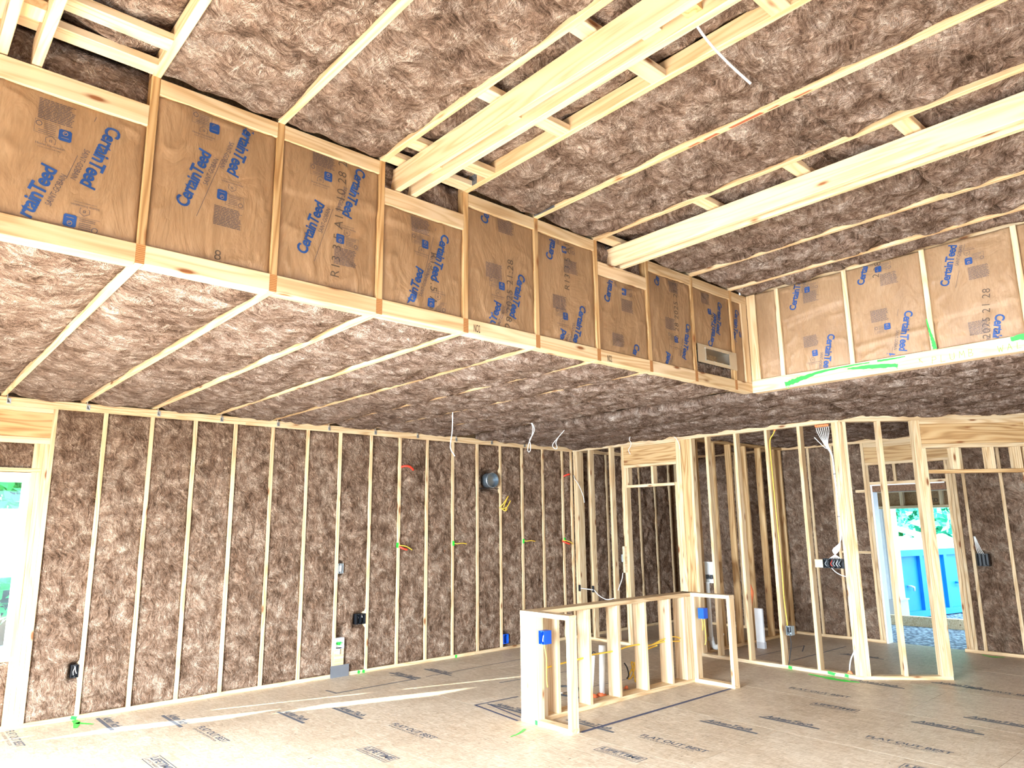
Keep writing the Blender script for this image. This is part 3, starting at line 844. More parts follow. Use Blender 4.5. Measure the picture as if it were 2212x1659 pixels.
# every entry: up logos, down logos (start of the word), icons (a, b, flip), fine print, ink-jet lines
KP = {
 -2: dict(up=[(-8.02, 2.95)], dn=[(-7.86, 3.5)]),
 -1: dict(up=[(-7.556, 2.79)], dn=[(-7.296, 3.372)], ic=[(-7.451, 3.259, 0), (-7.399, 2.892, 1)], ho=[(-7.500, 3.205, 0), (-7.350, 2.955, 1)], fp=[(-7.488, 3.352)], ba=[(-7.518, 3.268, 0), (-7.335, 2.886, 1)]),
 0: dict(up=[(-6.943, 3.082)], dn=[(-6.690, 3.632)], ic=[(-6.845, 3.530, 0), (-6.787, 3.199, 1)], ho=[(-6.893, 3.488, 0), (-6.742, 3.262, 1)], fp=[(-6.752, 3.090)], ba=[(-6.905, 3.555, 0), (-6.725, 3.185, 1)], jet=[(-6.80, 2.87, 0, '8')]),
 1: dict(up=[(-6.342, 3.004)], dn=[(-6.062, 3.596)], ic=[(-6.239, 3.476, 0), (-6.151, 3.144, 1)], ho=[(-6.283, 3.430, 0), (-6.112, 3.200, 1)], fp=[(-6.262, 3.570), (-6.115, 3.045)], ba=[(-6.300, 3.490, 0), (-6.085, 3.135, 1)],
         jet=[(-6.150, 2.925, 88, 'R13 3.5 A11 10 28 2025 21:28')]),
 2: dict(up=[(-5.698, 2.785)], dn=[(-5.470, 3.362)], ic=[(-5.597, 3.257, 0), (-5.546, 2.907, 1)], ho=[(-5.625, 3.205, 0), (-5.500, 2.962, 1)], fp=[(-5.630, 3.365)], ba=[(-5.650, 3.275, 0), (-5.480, 2.895, 1)],
         jet=[(-5.555, 3.22, -90, 'R13 3.5 A11')]),
 3: dict(up=[(-5.112, 3.520), (-5.098, 2.70)], dn=[(-4.848, 3.250)], ic=[(-4.997, 3.128, 0)], ho=[(-5.030, 3.065, 0)], fp=[(-4.952, 3.545), (-5.060, 3.215)], ba=[(-5.055, 3.14, 0)],
         jet=[(-4.915, 2.86, 88, '28 2025 21:28')]),
 4: dict(up=[(-4.534, 3.414), (-4.50, 2.62)], dn=[(-4.258, 3.150)], ic=[(-4.405, 3.530, 1), (-4.414, 3.035, 0)], ho=[(-4.44, 2.985, 0)], fp=[(-4.345, 3.41), (-4.465, 3.125)], ba=[(-4.34, 3.545, 1), (-4.46, 3.055, 0)],
         jet=[(-4.365, 3.235, 87, 'R13 3.5 A11')]),
 5: dict(up=[(-3.934, 3.230)], dn=[(-3.656, 2.965)], ic=[(-3.758, 3.354, 1), (-3.784, 2.868, 0)], fp=[(-3.725, 3.245), (-3.85, 2.955)], ba=[(-3.71, 3.36, 1)]),
 6: dict(up=[(-3.308, 3.495), (-3.305, 2.64)], dn=[(-2.964, 3.250)], ic=[(-3.125, 3.080, 0)], ho=[(-3.165, 3.025, 0)], fp=[(-3.108, 3.53), (-3.189, 3.20)], ba=[(-3.185, 3.095, 0)],
         jet=[(-3.085, 3.06, 88, '10 28 2025 21:28')]),
 7: dict(up=[(-2.588, 3.10)], dn=[(-2.440, 3.55)], ic=[(-2.60, 3.42, 0)], fp=[(-2.64, 3.53)], jet=[(-2.555, 3.28, 78, '1:28')]),
 8: dict(dn=[(-2.152, 3.535)], ic=[(-2.10, 3.30, 0)]),
}
LP = {
 0: dict(),
 1: dict(up=[(4.628, 3.44)], dn=[(4.890, 3.172)], ic=[(4.748, 3.60, 1), (4.760, 3.03, 0)], ho=[(4.74, 3.66, 1), (4.735, 2.965, 0)], fp=[(4.775, 3.53), (4.735, 3.14)], ba=[(4.80, 3.62, 1)]),
 2: dict(up=[(5.220, 3.520), (5.305, 2.60)], dn=[(5.508, 3.232)], ic=[(5.345, 3.62, 1), (5.365, 3.135, 0)], fp=[(5.42, 3.52), (5.315, 3.235)], ba=[(5.40, 3.63, 1), (5.31, 3.12, 0)], jet=[(5.345, 3.55, 80, '2:28')]),
 3: dict(up=[(5.833, 3.342)], dn=[(6.104, 3.065)], ic=[(5.985, 3.50, 1)], ho=[(5.98, 3.575, 1)], fp=[(6.04, 3.40), (5.99, 2.99)], ba=[(6.04, 3.52, 1)], jet=[(6.045, 2.90, 82, '2025 21 28')]),
 4: dict(up=[(6.45, 3.05)], dn=[(6.72, 3.4)]),
}
def print_panel(parent, O, axes, a0, a1, b0, b1, seed, d, crease=()):
    o, lift, lim = kraft_panel(parent, O, axes, a0, a1, b0, b1, seed, crease=crease)
    blue, grey, jet, pale = Ink(), Ink(), Ink(), Ink()
    for a, b in d.get('up', ()): logo(blue, grey, a, b, True)
    for a, b in d.get('dn', ()): logo(blue, grey, a, b, False)
    for a, b, f in d.get('ic', ()): icon(blue, pale, a, b, f)
    for a, b, f in d.get('ho', ()): house(grey, a, b, f)
    for a, b, f in d.get('ba', ()): badge(grey, a, b, f)
    for a, b in d.get('fp', ()): fine_print(grey, a, b)
    for a, b, g, t in d.get('jet', ()): jet.text(t, a, b, g, height=0.052, bold=-0.004, space=1.12)
    blue.lay('blue_print', 'blue_ink', o, lift(0.0026), lim)
    grey.lay('grey_print', 'grey_ink', o, lift(0.0022), lim)
    jet.lay('date_print', 'jet_ink', o, lift(0.0019), lim)
    pale.lay('icon_mark', 'kraft', o, lift(0.0032), lim)
for i in range(-2, 9):
    x0 = TX(i)+0.020; x1 = TX(i+1)-0.020 if i < 8 else -2.07
    zt = 3.430 if i in BEAM_BAYS else 3.602
    zb = ZC+0.092
    if i == 7: zb = 3.10
    print_panel(wk, (0, YK, 0), AXK, x0, x1, zb, zt, 300+i, KP.get(i, {}), crease=((3.32, 0.003, 0.05),) if i in (1, 2) else ())
edL = [4.245]+[-y for y in yL]
for k in range(5):
    a0 = edL[k]+(0.001 if k == 0 else 0.0195); a1 = edL[k+1]-0.0195
    cr = {1: ((3.36, 0.004, 0.12), (3.30, 0.003, 0.2)), 2: ((2.99, 0.005, 0.09), (3.03, -0.004, 0.09)), 3: ((3.10, 0.006, 0.06), (2.96, 0.005, 0.05)), 0: ((3.00, 0.006, 0.1),)}.get(k, ())
    print_panel(wl, (XL, 0, 0), AXL, a0, a1, ZC+0.118, ZU-0.002, 400+k, LP.get(k, {}), crease=cr)
# loose wool under the duct boot
batt(wk, (TX(7)+0.02, YK+0.03, ZC+0.092), (1, 0, 0), (0, 0, 1), 0.57, 0.10, m='wool_ceiling', bulge=0.02, lump=0.04, res=0.025, skirt=0.02)

# ---- unseen sides of the room, with their daylight openings
ww = empty('wall_west', kind='structure', label='boarded side wall with a wide glazed opening', cat='wall')
for y, z in (((-9.9, -6.4), (0, 2.97)), ((-2.6, 0.155), (0, 2.97)), ((-6.4, -2.6), (2.25, 2.97))):
    MB().box((-10.9, -10.75), y, z).build('sheathing', 'osb', ww)
ws = empty('wall_south', kind='structure', label='boarded rear wall with a wide opening behind the viewpoint', cat='wall')
for x, z in (((-10.9, -9.1), (0, 2.97)), ((-3.7, 2.66), (0, 2.97)), ((-9.1, -3.7), (2.4, 2.97))):
    MB().box(x, (-9.9, -9.8), z).build('sheathing', 'osb', ws)
pr_ = empty('wall_sun_blocker', kind='structure', label='added roof slab limiting the sun through the wide glazed opening', cat='roof')
MB().box((-14.6, -10.9), (-8.0, 0.5), (2.35, 2.45)).build('roof_deck', 'osb', pr_)  # unseen slab, added to limit how far the sun reaches indoors
po = empty('wall_porch_roof', kind='structure', label='porch roof over the ground outside the open doorway', cat='roof')
MB().box((2.68, 7.25), (-9.0, 1.5), (2.246, 2.32)).build('roof_deck', 'osb', po)
#SECTION2
# ================================================================== PRINT AND PAINT ON THE FLOOR
def floor_lay(ink, name, m, d=0.0012):
    ink.lay(name, m, floor, lambda a, b: np.stack([b, -a, np.full_like(a, d)], -1))
# floor print runs along -Y: a = -Y, b = X
fi = Ink()
for x, y in ((-3.245, 3.677), (-2.045, 4.883), (-0.905, 3.672), (-4.46, 2.041), (-5.67, 0.99), (-6.86, 0.0), (0.30, 4.869), (-4.50, 4.46), (-0.90, 6.1)):
    s = Ink()
    s.text('FLAT OUT BEST', y, x+0.035, 0, length=0.585, height=0.060, bold=0.02, shear=0.0)
    s.text('FOR A QUIETER STIFFER FLOOR', y+0.01, x-0.003, 0, length=0.50, height=0.022)
    floor_lay(s, 'floor_stamp', 'floor_ink')
for x, y in ((-3.73, 3.66), (-4.985, 2.45), (-6.21, 1.57), (-1.36, 4.12), (-2.56, 5.32)):
    s = Ink()
    s.ring(y, x, 0, 0.40, 0.125, 0.006)
    s.text('LIFETIME', y+0.02, x+0.052, 0, length=0.36, height=0.056, bold=0.03)
    s.text('LIMITED WARRANTY', y+0.02, x+0.016, 0, length=0.36, height=0.022)
    floor_lay(s, 'floor_stamp', 'floor_ink')
for x, y in ((-6.185, 0.067), (-5.74, 0.373), (-4.525, 1.205), (-4.95, 0.98), (-2.53, 3.754), (-2.068, 4.025), (-1.335, 4.96), (-0.882, 5.204), (-3.42, 2.10), (-3.30, 2.96), (-0.13, 3.95), (-2.9, 0.30), (-3.30, 0.20), (0.35, 4.55), (1.3, 3.2)):
    s = Ink()
    s.quad(y, x, 0, 0.52, 0.030)
    s.text('AdvanTech', y+0.02, x+0.042, 0, length=0.42, height=0.072, bold=0.035, shear=0.25)
    floor_lay(s, 'floor_stamp', 'floor_ink')
def lines(segs, name, m, d=0.0016):
    s = Ink()
    for x0, y0, x1, y1, w in segs:
        a0, b0, a1, b1 = -y0, x0, -y1, x1
        L = math.hypot(a1-a0, b1-b0); g = math.degrees(math.atan2(b1-b0, a1-a0))
        c, q = math.cos(math.radians(g)), math.sin(math.radians(g))
        s.quad(a0+q*w/2, b0-c*w/2, g, L, w)
    floor_lay(s, name, m, d)
lines([(-3.47, -3.297, -1.30, -3.292, 0.035)], 'chalk_line', 'chalk_line')
lines([(-4.22, -0.50, -4.205, -0.69, 0.022), (-4.215, -0.69, -3.20, -0.685, 0.022), (-3.20, -0.685, -3.36, -0.33, 0.022), (-3.12, -0.672, -1.55, -0.64, 0.014)], 'chalk_line', 'floor_ink')
lines([(-3.52, -2.03, -3.02, -2.06, 0.020), (-3.52, -2.02, -3.60, -2.70, 0.024), (-3.41, -2.07, -3.52, -2.70, 0.018)], 'chalk_line', 'chalk_line')
lines([(-2.75, -1.47, -1.5, -1.60, 0.016), (-2.9, -2.25, -1.4, -2.3, 0.014), (0.3, -2.55, 1.6, -2.60, 0.014), (0.5, -3.0, 1.9, -3.02, 0.018), (1.6, -2.60, 1.15, -2.80, 0.014)], 'chalk_line', 'floor_ink')
def spray(parent, name, pts3, w, seed, to3, m='green_paint'):
    """A ragged streak of marking paint along a path of (a, b) points."""
    r = random.Random(seed); s = Ink(); P = smooth_path([(p[0], p[1], p[2] if len(p) > 2 else w) for p in pts3], 7)
    L, R = [], []
    for i, p in enumerate(P):
        q = P[min(i+1, len(P)-1)] - P[max(i-1, 0)]; n = math.hypot(q.x, q.y) or 1
        nx, ny = -q.y/n, q.x/n; h = p.z/2
        L.append((p.x+nx*h*r.uniform(0.7, 1.15), p.y+ny*h*r.uniform(0.7, 1.15))); R.append((p.x-nx*h*r.uniform(0.7, 1.15), p.y-ny*h*r.uniform(0.7, 1.15)))
    k = len(L); s.add(L+R, [(i, i+1, k+i+1, k+i) for i in range(k-1)])
    return s.lay(name, m, parent, to3)
f3 = lambda a, b: np.stack([b, -a, np.full_like(a, 0.0018)], -1)
spray(floor, 'paint_mark', [(0.01, -6.33, 0.05), (0.12, -6.34, 0.06), (0.30, -6.38, 0.03)], 0.05, 1, f3)
spray(floor, 'paint_mark', [(0.12, -6.34, 0.05), (0.20, -6.29, 0.04), (0.27, -6.24, 0.015)], 0.04, 2, f3)
spray(floor, 'paint_mark', [(2.92, -3.72, 0.03), (2.98, -3.84, 0.02), (3.0, -3.95, 0.01)], 0.03, 3, f3)
spray(floor, 'paint_mark', [(3.50, -0.10, 0.05), (3.85, -0.17, 0.10), (4.05, -0.14, 0.04)], 0.06, 4, f3)
spray(floor, 'paint_mark', [(4.42, 2.44, 0.02), (4.55, 2.36, 0.06), (4.66, 2.44, 0.02)], 0.04, 5, f3)
k3 = lambda d: (lambda a, b: np.stack([a, np.full_like(a, -d), b], -1))
for x in (-6.338, -3.80, -3.56, -3.50, -2.198):
    spray(wn, 'paint_mark', [(x-0.004, 0.003), (x+0.004, 0.034)], 0.05 if x < -6 else 0.035, int(-x*100), k3(0.0012))
for x in (-3.085, -2.248, -1.035, -0.22):
    spray(wn, 'paint_mark', [(x, 1.36), (x+0.004, 1.42)], 0.034, int(-x*100), k3(0.0012))
e3 = lambda a, b: np.stack([np.full_like(a, -0.0012), -a, b], -1)
for y, z0, z1, w in ((3.235, 0.004, 0.036, 0.05), (3.86, 0.004, 0.037, 0.045), (3.70, 0.004, 0.036, 0.09)):
    spray(we, 'paint_mark', [(y, z0), (y+0.004, z1)], w, int(y*100), e3)
l3 = lambda d: (lambda a, b: np.stack([np.full_like(a, XL-d), -a, b], -1))
spray(wl, 'paint_mark', [(4.470, 2.800, 0.042), (4.54, 2.812, 0.048), (4.64, 2.832, 0.040), (4.80, 2.858, 0.022), (5.05, 2.868, 0.014), (5.20, 2.866, 0.010)], 0.03, 21, l3(0.0014))
spray(wl, 'paint_mark', [(5.02, 2.846, 0.012), (5.15, 2.836, 0.030), (5.30, 2.822, 0.036), (5.41, 2.806, 0.030)], 0.03, 22, l3(0.0018))
spray(wl, 'paint_mark', [(5.26, 2.868, 0.020), (5.36, 2.866, 0.016), (5.47, 2.868, 0.008)], 0.02, 23, l3(0.0014))
spray(wl, 'paint_mark', [(5.652, 3.13, 0.008), (5.664, 3.03, 0.016), (5.678, 2.95, 0.026), (5.684, 2.886, 0.032)], 0.02, 24, l3(0.0016))
spray(wl, 'paint_mark', [(6.17, 2.862, 0.03), (6.28, 2.87, 0.05), (6.45, 2.872, 0.05)], 0.04, 25, l3(0.0014))
for a, l in ((4.478, 0.035), (4.496, 0.045), (4.512, 0.03), (5.40, 0.02)):
    spray(wl, 'paint_mark', [(a, 2.80), (a+0.002, 2.80-l)], 0.005, int(a*1000), l3(0.0012))
# hand lettering on the short tray wall
STROKE = {'P': [[(0, 0), (0.1, 1), (0.55, 0.95), (0.6, 0.6), (0.08, 0.5)]], 'L': [[(0.1, 1), (0, 0), (0.55, 0.05)]], 'U': [[(0, 1), (0.05, 0.15), (0.35, 0), (0.55, 0.2), (0.6, 1)]],
          'M': [[(0, 0), (0.1, 1), (0.35, 0.4), (0.62, 1), (0.7, 0)]], 'B': [[(0, 0), (0.05, 1), (0.45, 0.9), (0.4, 0.55), (0.08, 0.5), (0.55, 0.35), (0.45, 0.03), (0, 0)]],
          'W': [[(0, 1), (0.15, 0), (0.35, 0.7), (0.5, 0), (0.75, 1)]], 'A': [[(0, 0), (0.3, 1), (0.6, 0)], [(0.12, 0.4), (0.5, 0.4)]], '<': [[(0.45, 0.9), (0, 0.95), (0.1, 0.4)], [(0, 0.95), (0.6, 0.1)]]}
def hand(parent, word, a, b, h, step, w, to3, m, slope=0.0):
    s = Ink()
    for k, ch in enumerate(word):
        for st in STROKE.get(ch, ()):
            for p, q in zip(st, st[1:]):
                x0, y0, x1, y1 = a+k*step+p[0]*h, b+p[1]*h+slope*k*step, a+k*step+q[0]*h, b+q[1]*h+slope*k*step
                g = math.atan2(y1-y0, x1-x0)
                s.quad(x0+math.sin(g)*w/2, y0-math.cos(g)*w/2, math.degrees(g), math.hypot(x1-x0, y1-y0)+w*0.4, w)
    s.lay('hand_lettering', m, parent, to3)
hand(wl, '<', 5.565, 2.792, 0.04, 0.05, 0.0035, l3(0.0012), 'green_pen')
hand(wl, 'PLUMB', 5.652, 2.776, 0.052, 0.062, 0.0035, l3(0.0012), 'green_pen', 0.05)
hand(wl, 'WALL', 6.085, 2.785, 0.046, 0.058, 0.0035, l3(0.0012), 'green_pen', 0.05)
s = Ink(); s.text('NO2', -5.232, 2.783, 0, length=0.05, height=0.05, bold=0.01); s.text('NO2', -3.985, 2.776, 0, length=0.05, height=0.05, bold=0.01)
s.lay('grade_stamp', 'pencil', wk, lambda a, b: np.stack([a, np.full_like(a, YK-0.0012), b], -1))
for y0, y1, w in ((-5.40, -5.48, 0.013), (-5.50, -5.60, 0.020), (-5.66, -5.86, 0.022), (-5.88, -5.95, 0.010), (-6.02, -6.12, 0.012)):
    r = random.Random(int(-y0*100))
    pts = [(TX(4)+0.004+r.uniform(-0.003, 0.003)-w/2, y0), (TX(4)+w/2, y0-0.01), (TX(4)+w/2+r.uniform(-0.006, 0.002), y1), (TX(4)-w/2, y1+0.015)]
    MB().poly(pts, ZU-0.0012, ZU+0.001).build('bark_stain', 'red_stain', ceil)

# ================================================================== THINGS
# ---- doubled beams hung under the raised ceiling
def beam(x0, x1, blocks, label):
    t = empty('ceiling_beam', ((x0+x1)/2+0.019, YK+0.08, 3.537), label=label, cat='beam', group='doubled beams under the raised ceiling')
    a = (x1-x0)/2
    for s in (-a, a):
        board(t, 'beam_board', (s-0.019, s+0.019), (-4.50, -0.001), (0.0, 0.14), 'whitewood')
    for y, z0, z1, nm, m in blocks:
        yy = y-(YK+0.08)
        board(t, nm, (-a+0.0195, a-0.0195), (yy-0.0445, yy+0.0445), (z0, z1), m)
    return t
bl = [(-4.42, 0.050, 0.088, 'spacer_block', 'pine'), (-5.08, 0.050, 0.088, 'spacer_block', 'pine'), (-5.93, 0.050, 0.088, 'spacer_block', 'whitewood')]
b3 = beam(-5.811, -5.70, bl, 'doubled pine beam with a white cable hanging from a block between its boards')
board(b3, 'cable_block', (-0.0355, 0.0355), (-2.09, -2.02), (0.03, 0.135), 'fir')
beam(-3.89, -3.79, [(-4.60, 0.03, 0.068, 'spacer_block', 'pine'), (-5.26, 0.03, 0.068, 'spacer_block', 'pine'), (-5.97, 0.03, 0.068, 'spacer_block', 'whitewood'), (-6.69, 0.03, 0.068, 'spacer_block', 'whitewood')],
     'doubled pine beam nearest the short raised tray wall')
beam(-7.72, -7.599, [(-4.42, 0.06, 0.098, 'spacer_block', 'pine'), (-5.1, 0.06, 0.098, 'spacer_block', 'pine')], 'doubled pine beam in the corner of the picture beside the first paper bay')

def cable(name, pts, r, m, label, cat='cable', group=None, k=6, n=7):
    return props(MB().tube(smooth_path(pts, k), r, n).build(name, m, smooth=True), label, cat, group)
cable('hanging_cable', [(-5.69, -6.11, 3.60), (-5.675, -6.112, 3.555), (-5.612, -6.127, 3.491), (-5.524, -6.16, 3.415), (-5.437, -6.199, 3.345)], 0.0055, 'white_cable', 'stiff white cable sticking out below the doubled beam')
G = 'white cables left hanging from the lower ceiling'
cable('hanging_cable', [(-3.491, -1.63, 2.80), (-3.491, -1.63, 2.74), (-3.494, -1.628, 2.572), (-3.508, -1.617, 2.43), (-3.50, -1.62, 2.37), (-3.482, -1.637, 2.33), (-3.47, -1.64, 2.31)], 0.0055, 'white_cable', 'single straight white cable hanging from the lower ceiling in front of window wall', group=G)
cable('hanging_cable', [(-2.36, -1.583, 2.79), (-2.335, -1.606, 2.70), (-2.345, -1.596, 2.60), (-2.372, -1.571, 2.51), (-2.379, -1.565, 2.44), (-2.368, -1.575, 2.42), (-2.357, -1.586, 2.45), (-2.357, -1.586, 2.51), (-2.362, -1.58, 2.56), (-2.335, -1.606, 2.62), (-2.322, -1.618, 2.69), (-2.35, -1.59, 2.78)], 0.0045, 'white_cable', 'folded loop of white cable hanging near the round duct end', group=G)
cable('hanging_cable', [(-1.62, -1.432, 2.76), (-1.655, -1.396, 2.70), (-1.70, -1.35, 2.63), (-1.732, -1.317, 2.57), (-1.725, -1.324, 2.53), (-1.705, -1.345, 2.515), (-1.695, -1.355, 2.535), (-1.704, -1.346, 2.59), (-1.68, -1.37, 2.66), (-1.63, -1.42, 2.74)], 0.0045, 'white_cable', 'pale cable bent into a drop-shaped loop under the ceiling close to the room corner', group=G)
cable('hanging_cable', [(-0.44, -1.49, 2.77), (-0.455, -1.476, 2.70), (-0.44, -1.488, 2.66), (-0.448, -1.482, 2.61), (-0.467, -1.462, 2.57), (-0.46, -1.47, 2.53), (-0.452, -1.478, 2.51)], 0.004, 'white_cable', 'short kinked cable hanging in front of the doorway header', group=G)
cable('hanging_cable', [(-0.10, -1.84, 2.80), (-0.075, -1.88, 2.75), (-0.05, -1.93, 2.70), (-0.03, -1.955, 2.62), (-0.02, -1.955, 2.56)], 0.004, 'white_cable', 'white cable drooping over the top plate beside the doorway header', group=G)

# ---- round duct end and register boot
t = empty('duct_outlet', (-1.613, -0.012, 2.21), label='round galvanised duct end set in the wool of the window wall', cat='duct')
ring = []
mb = MB(); n = 28
for rr, y in ((0.098, 0.10), (0.098, -0.035), (0.092, -0.035), (0.092, 0.02), (0.0, 0.022)):
    ring.append([(rr*math.cos(2*math.pi*k/n), y, rr*math.sin(2*math.pi*k/n)) for k in range(n)])
vs = [p for r_ in ring for p in r_]
mb.add(vs, [(i*n+k, i*n+(k+1) % n, (i+1)*n+(k+1) % n, (i+1)*n+k) for i in range(4) for k in range(n)])
mb.build('duct_collar', 'duct_dark', t, smooth=False)
MB().tube([(math.cos(a)*0.100, -0.012, math.sin(a)*0.100) for a in np.linspace(0, 2*math.pi, 29)], 0.003, 5, False).build('rolled_bead', 'galv', t)
MB().box((-0.21, 0.13), (0.004, 0.008), (-0.115, -0.108)).build('support_wire', 'box_black', t)

t = empty('register_boot', (-2.52, YK-0.002, 3.02), label='galvanised register boot with a rectangular opening on long tray wall', cat='duct')
mb = MB()
for x, z in (((-0.305, -0.185), (-0.078, 0.082)), ((0.175, 0.30), (-0.078, 0.082)), ((-0.185, 0.175), (-0.078, -0.047)), ((-0.185, 0.175), (0.053, 0.082))):
    mb.box(x, (-0.003, 0.0), z)
mb.build('mounting_plate', 'duct', t)
mb = MB().box((-0.188, -0.185), (-0.006, 0.22), (-0.047, 0.053)).box((0.175, 0.178), (-0.006, 0.22), (-0.047, 0.053)).box((-0.185, 0.175), (-0.006, 0.22), (-0.050, -0.047)).box((-0.185, 0.175), (-0.006, 0.22), (0.053, 0.056)).box((-0.185, 0.175), (0.22, 0.223), (-0.05, 0.056))
mb.build('boot_sleeve', 'duct', t)
mb = MB()
for x in (-0.19, -0.06, 0.06, 0.18):
    for z in (-0.049, 0.055): mb.box((x-0.008, x+0.008), (-0.008, -0.003), (z-0.004, z+0.004))
mb.build('folded_tab', 'galv', t)['kind'] = 'stuff'

# ---- island pony wall
isl = empty('kitchen_island', (-2.40, -2.80, 0.0), label='low U-shaped stud frame of pale timber standing on the open floor', cat='frame')
def ib(name, x, y, z, m='whitewood', **kw):
    return board(isl, name, (x[0]+2.40, x[1]+2.40), (y[0]+2.80, y[1]+2.80), z, m, **kw)
YF, YB = -2.875, -2.735; H1 = 0.89
ib('bottom_plate', (-3.49, -1.295), (YF, YB), (0, 0.038), 'pine')
ib('top_plate', (-3.49, -1.21), (YF, YB+0.01), (H1-0.038, H1), 'pine')
for x in (-3.255, -2.85, -2.446, -2.04, -1.64):
    ib('stud', (x-0.038, x), (YF, YB), (0.038, H1-0.038))
for x in (-3.43, -1.40, -1.36, -1.32):
    ib('stud', (x-0.019, x+0.019), (YF, YB), (0.038, H1-0.038))
# left wing
XA, XB = -3.58, -3.491
ib('bottom_plate', (XA, XB), (-3.303, -2.72), (0, 0.038))
ib('top_plate', (XA, XB), (-3.303, -2.72), (H1-0.038, H1))
for y in (-2.72, -2.76, -2.80, -2.84, -2.878): ib('stud', (XA, XB), (y-0.0385, y-0.0005), (0.038, H1-0.038), 'whitewood')
ib('stud', (XA, XB), (-3.303, -3.265), (0.038, H1-0.038))
# right wing
XA, XB = -1.294, -1.206
ib('bottom_plate', (XA, XB), (-3.338, -2.72), (0, 0.038), 'pine')
ib('top_plate', (XA, XB), (-3.338, -2.72), (H1-0.038, H1))
for y in (-2.80, -2.84, -2.879): ib('stud', (XA, XB), (y-0.0385, y-0.0005), (0.038, H1-0.038), 'pine')
ib('stud', (XA, XB), (-3.338, -3.30), (0.038, H1-0.038), 'pine')
MB().box((-1.18, -1.10), (-0.11, -0.05), (0.0375, 0.0385)).build('paint_mark', 'green_paint', isl)
MB().box((-1.1812, -1.18), (-0.12, -0.09), (0.002, 0.037)).build('paint_mark', 'green_paint', isl)

# ---- electrical boxes
def ebox(name, loc, rotz, w, h, d, m, label, wires=(), tilt=0, dividers=0, ears=True, tab=False):
    """Open box, opening toward local -Y."""
    t = empty(name, loc, rotz, label=label, cat='electrical box')
    k = 0.003
    mb = MB().box((-w/2, w/2), (d-k, d), (0, h)).box((-w/2, w/2), (0, d-k), (0, k)).box((-w/2, w/2), (0, d-k), (h-k, h)).box((-w/2, -w/2+k), (0, d-k), (k, h-k)).box((w/2-k, w/2), (0, d-k), (k, h-k))
    for q in range(dividers):
        x = -w/2 + (q+1)*w/(dividers+1); mb.box((x-0.001, x+0.001), (0.01, d-k), (k, h-k))
    mb.build('box_shell', m, t)
    if ears:
        mb = MB(); g = max(1, round(w/0.05))
        for q in range(g):
            x = -w/2 + (q+0.5)*w/g
            for z0, z1 in ((0.003, 0.012), (h-0.012, h-0.003)): mb.box((x-0.006, x+0.006), (-0.001, 0.012), (z0, z1))
        mb.build('screw_boss', m, t)['kind'] = 'stuff'
    if tab: MB().box((-w/2-0.006, -w/2), (0.0, 0.03), (h*0.1, h*0.9)).build('nail_tab', m, t)
    for pts, r, mm in wires:
        MB().tube(smooth_path(pts, 5), r, 6).build('wire', mm, t, smooth=True)
    return t
ebox('outlet_box', (-6.366, -0.004, 0.352), 0, 0.058, 0.105, 0.07, 'box_black', 'black single outlet box with curled white wire at the lowest left of window wall',
     [([(-0.01, 0.05, 0.10), (0.0, 0.01, 0.085), (-0.012, 0.006, 0.05), (-0.006, 0.012, 0.02)], 0.003, 'white_cable'), ([(0.008, 0.05, 0.10), (0.006, 0.01, 0.06), (0.016, 0.008, 0.03)], 0.003, 'white_cable')])
ebox('low_voltage_box', (-3.826, -0.006, 1.10), 0, 0.060, 0.108, 0.06, 'box_grey', 'grey box with a white inside plate at chest height on the window wall',
     [([(0.0, 0.02, 0.02), (0.0, 0.015, 0.09)], 0.018, 'white_plastic')])
ebox('switch_box', (-3.553, -0.006, 0.53), 0, 0.118, 0.112, 0.075, 'box_black', 'black two-gang box with two slots on the window wall right of the drain panel',
     [([(-0.045, 0.04, 0.10), (-0.03, 0.01, 0.08), (-0.03, 0.012, 0.06)], 0.003, 'black_cable'), ([(0.03, 0.04, 0.10), (0.02, 0.01, 0.07)], 0.003, 'white_cable')], dividers=1)
ebox('outlet_box', (-1.372, -0.004, 0.075), 0, 0.09, 0.12, 0.07, 'box_blue', 'dark blue outlet box low in the wool wall behind the island')
ebox('outlet_box', (-3.584, -2.986, 0.640), -math.pi/2, 0.066, 0.106, 0.085, 'box_blue', 'blue outlet box on the left wing of the pale island frame',
     [([(0.012, 0.03, 0.006), (0.016, 0.02, -0.02), (0.034, 0.022, -0.10), (0.036, 0.02, -0.20), (0.034, 0.02, -0.28), (0.042, 0.02, -0.33)], 0.005, 'yellow_cable'), ([(0.0, 0.06, 0.09), (0.004, 0.02, 0.06), (0.0, 0.018, 0.02)], 0.004, 'white_cable')])
ebox('outlet_box', (-1.215, -2.990, 0.636), math.pi/2, 0.068, 0.104, 0.075, 'box_blue', 'blue outlet box on the right wing of the pale island frame',
     [([(-0.012, 0.04, 0.004), (-0.016, 0.04, -0.05), (-0.02, 0.04, -0.20), (-0.012, 0.05, -0.26)], 0.005, 'yellow_cable'), ([(0.016, 0.04, 0.004), (0.006, 0.04, -0.06), (0.012, 0.04, -0.12)], 0.005, 'yellow_cable')])
ebox('outlet_box', (-0.004, -3.256, 0.362), -math.pi/2, 0.064, 0.100, 0.075, 'box_grey', 'grey outlet box with black interior on a stud of the partition',
     [([(0.0, 0.03, 0.10), (0.0, 0.02, 0.03)], 0.022, 'box_black'), ([(-0.01, 0.04, 0.003), (-0.005, 0.04, -0.1), (-0.03, 0.045, -0.22), (-0.06, 0.045, -0.33)], 0.005, 'black_cable')])
t = ebox('switch_box', (-0.006, -3.836, 1.112), -math.pi/2, 0.232, 0.100, 0.075, 'box_black', 'wide black four-gang switch box with many wires by the partition corner', dividers=3)
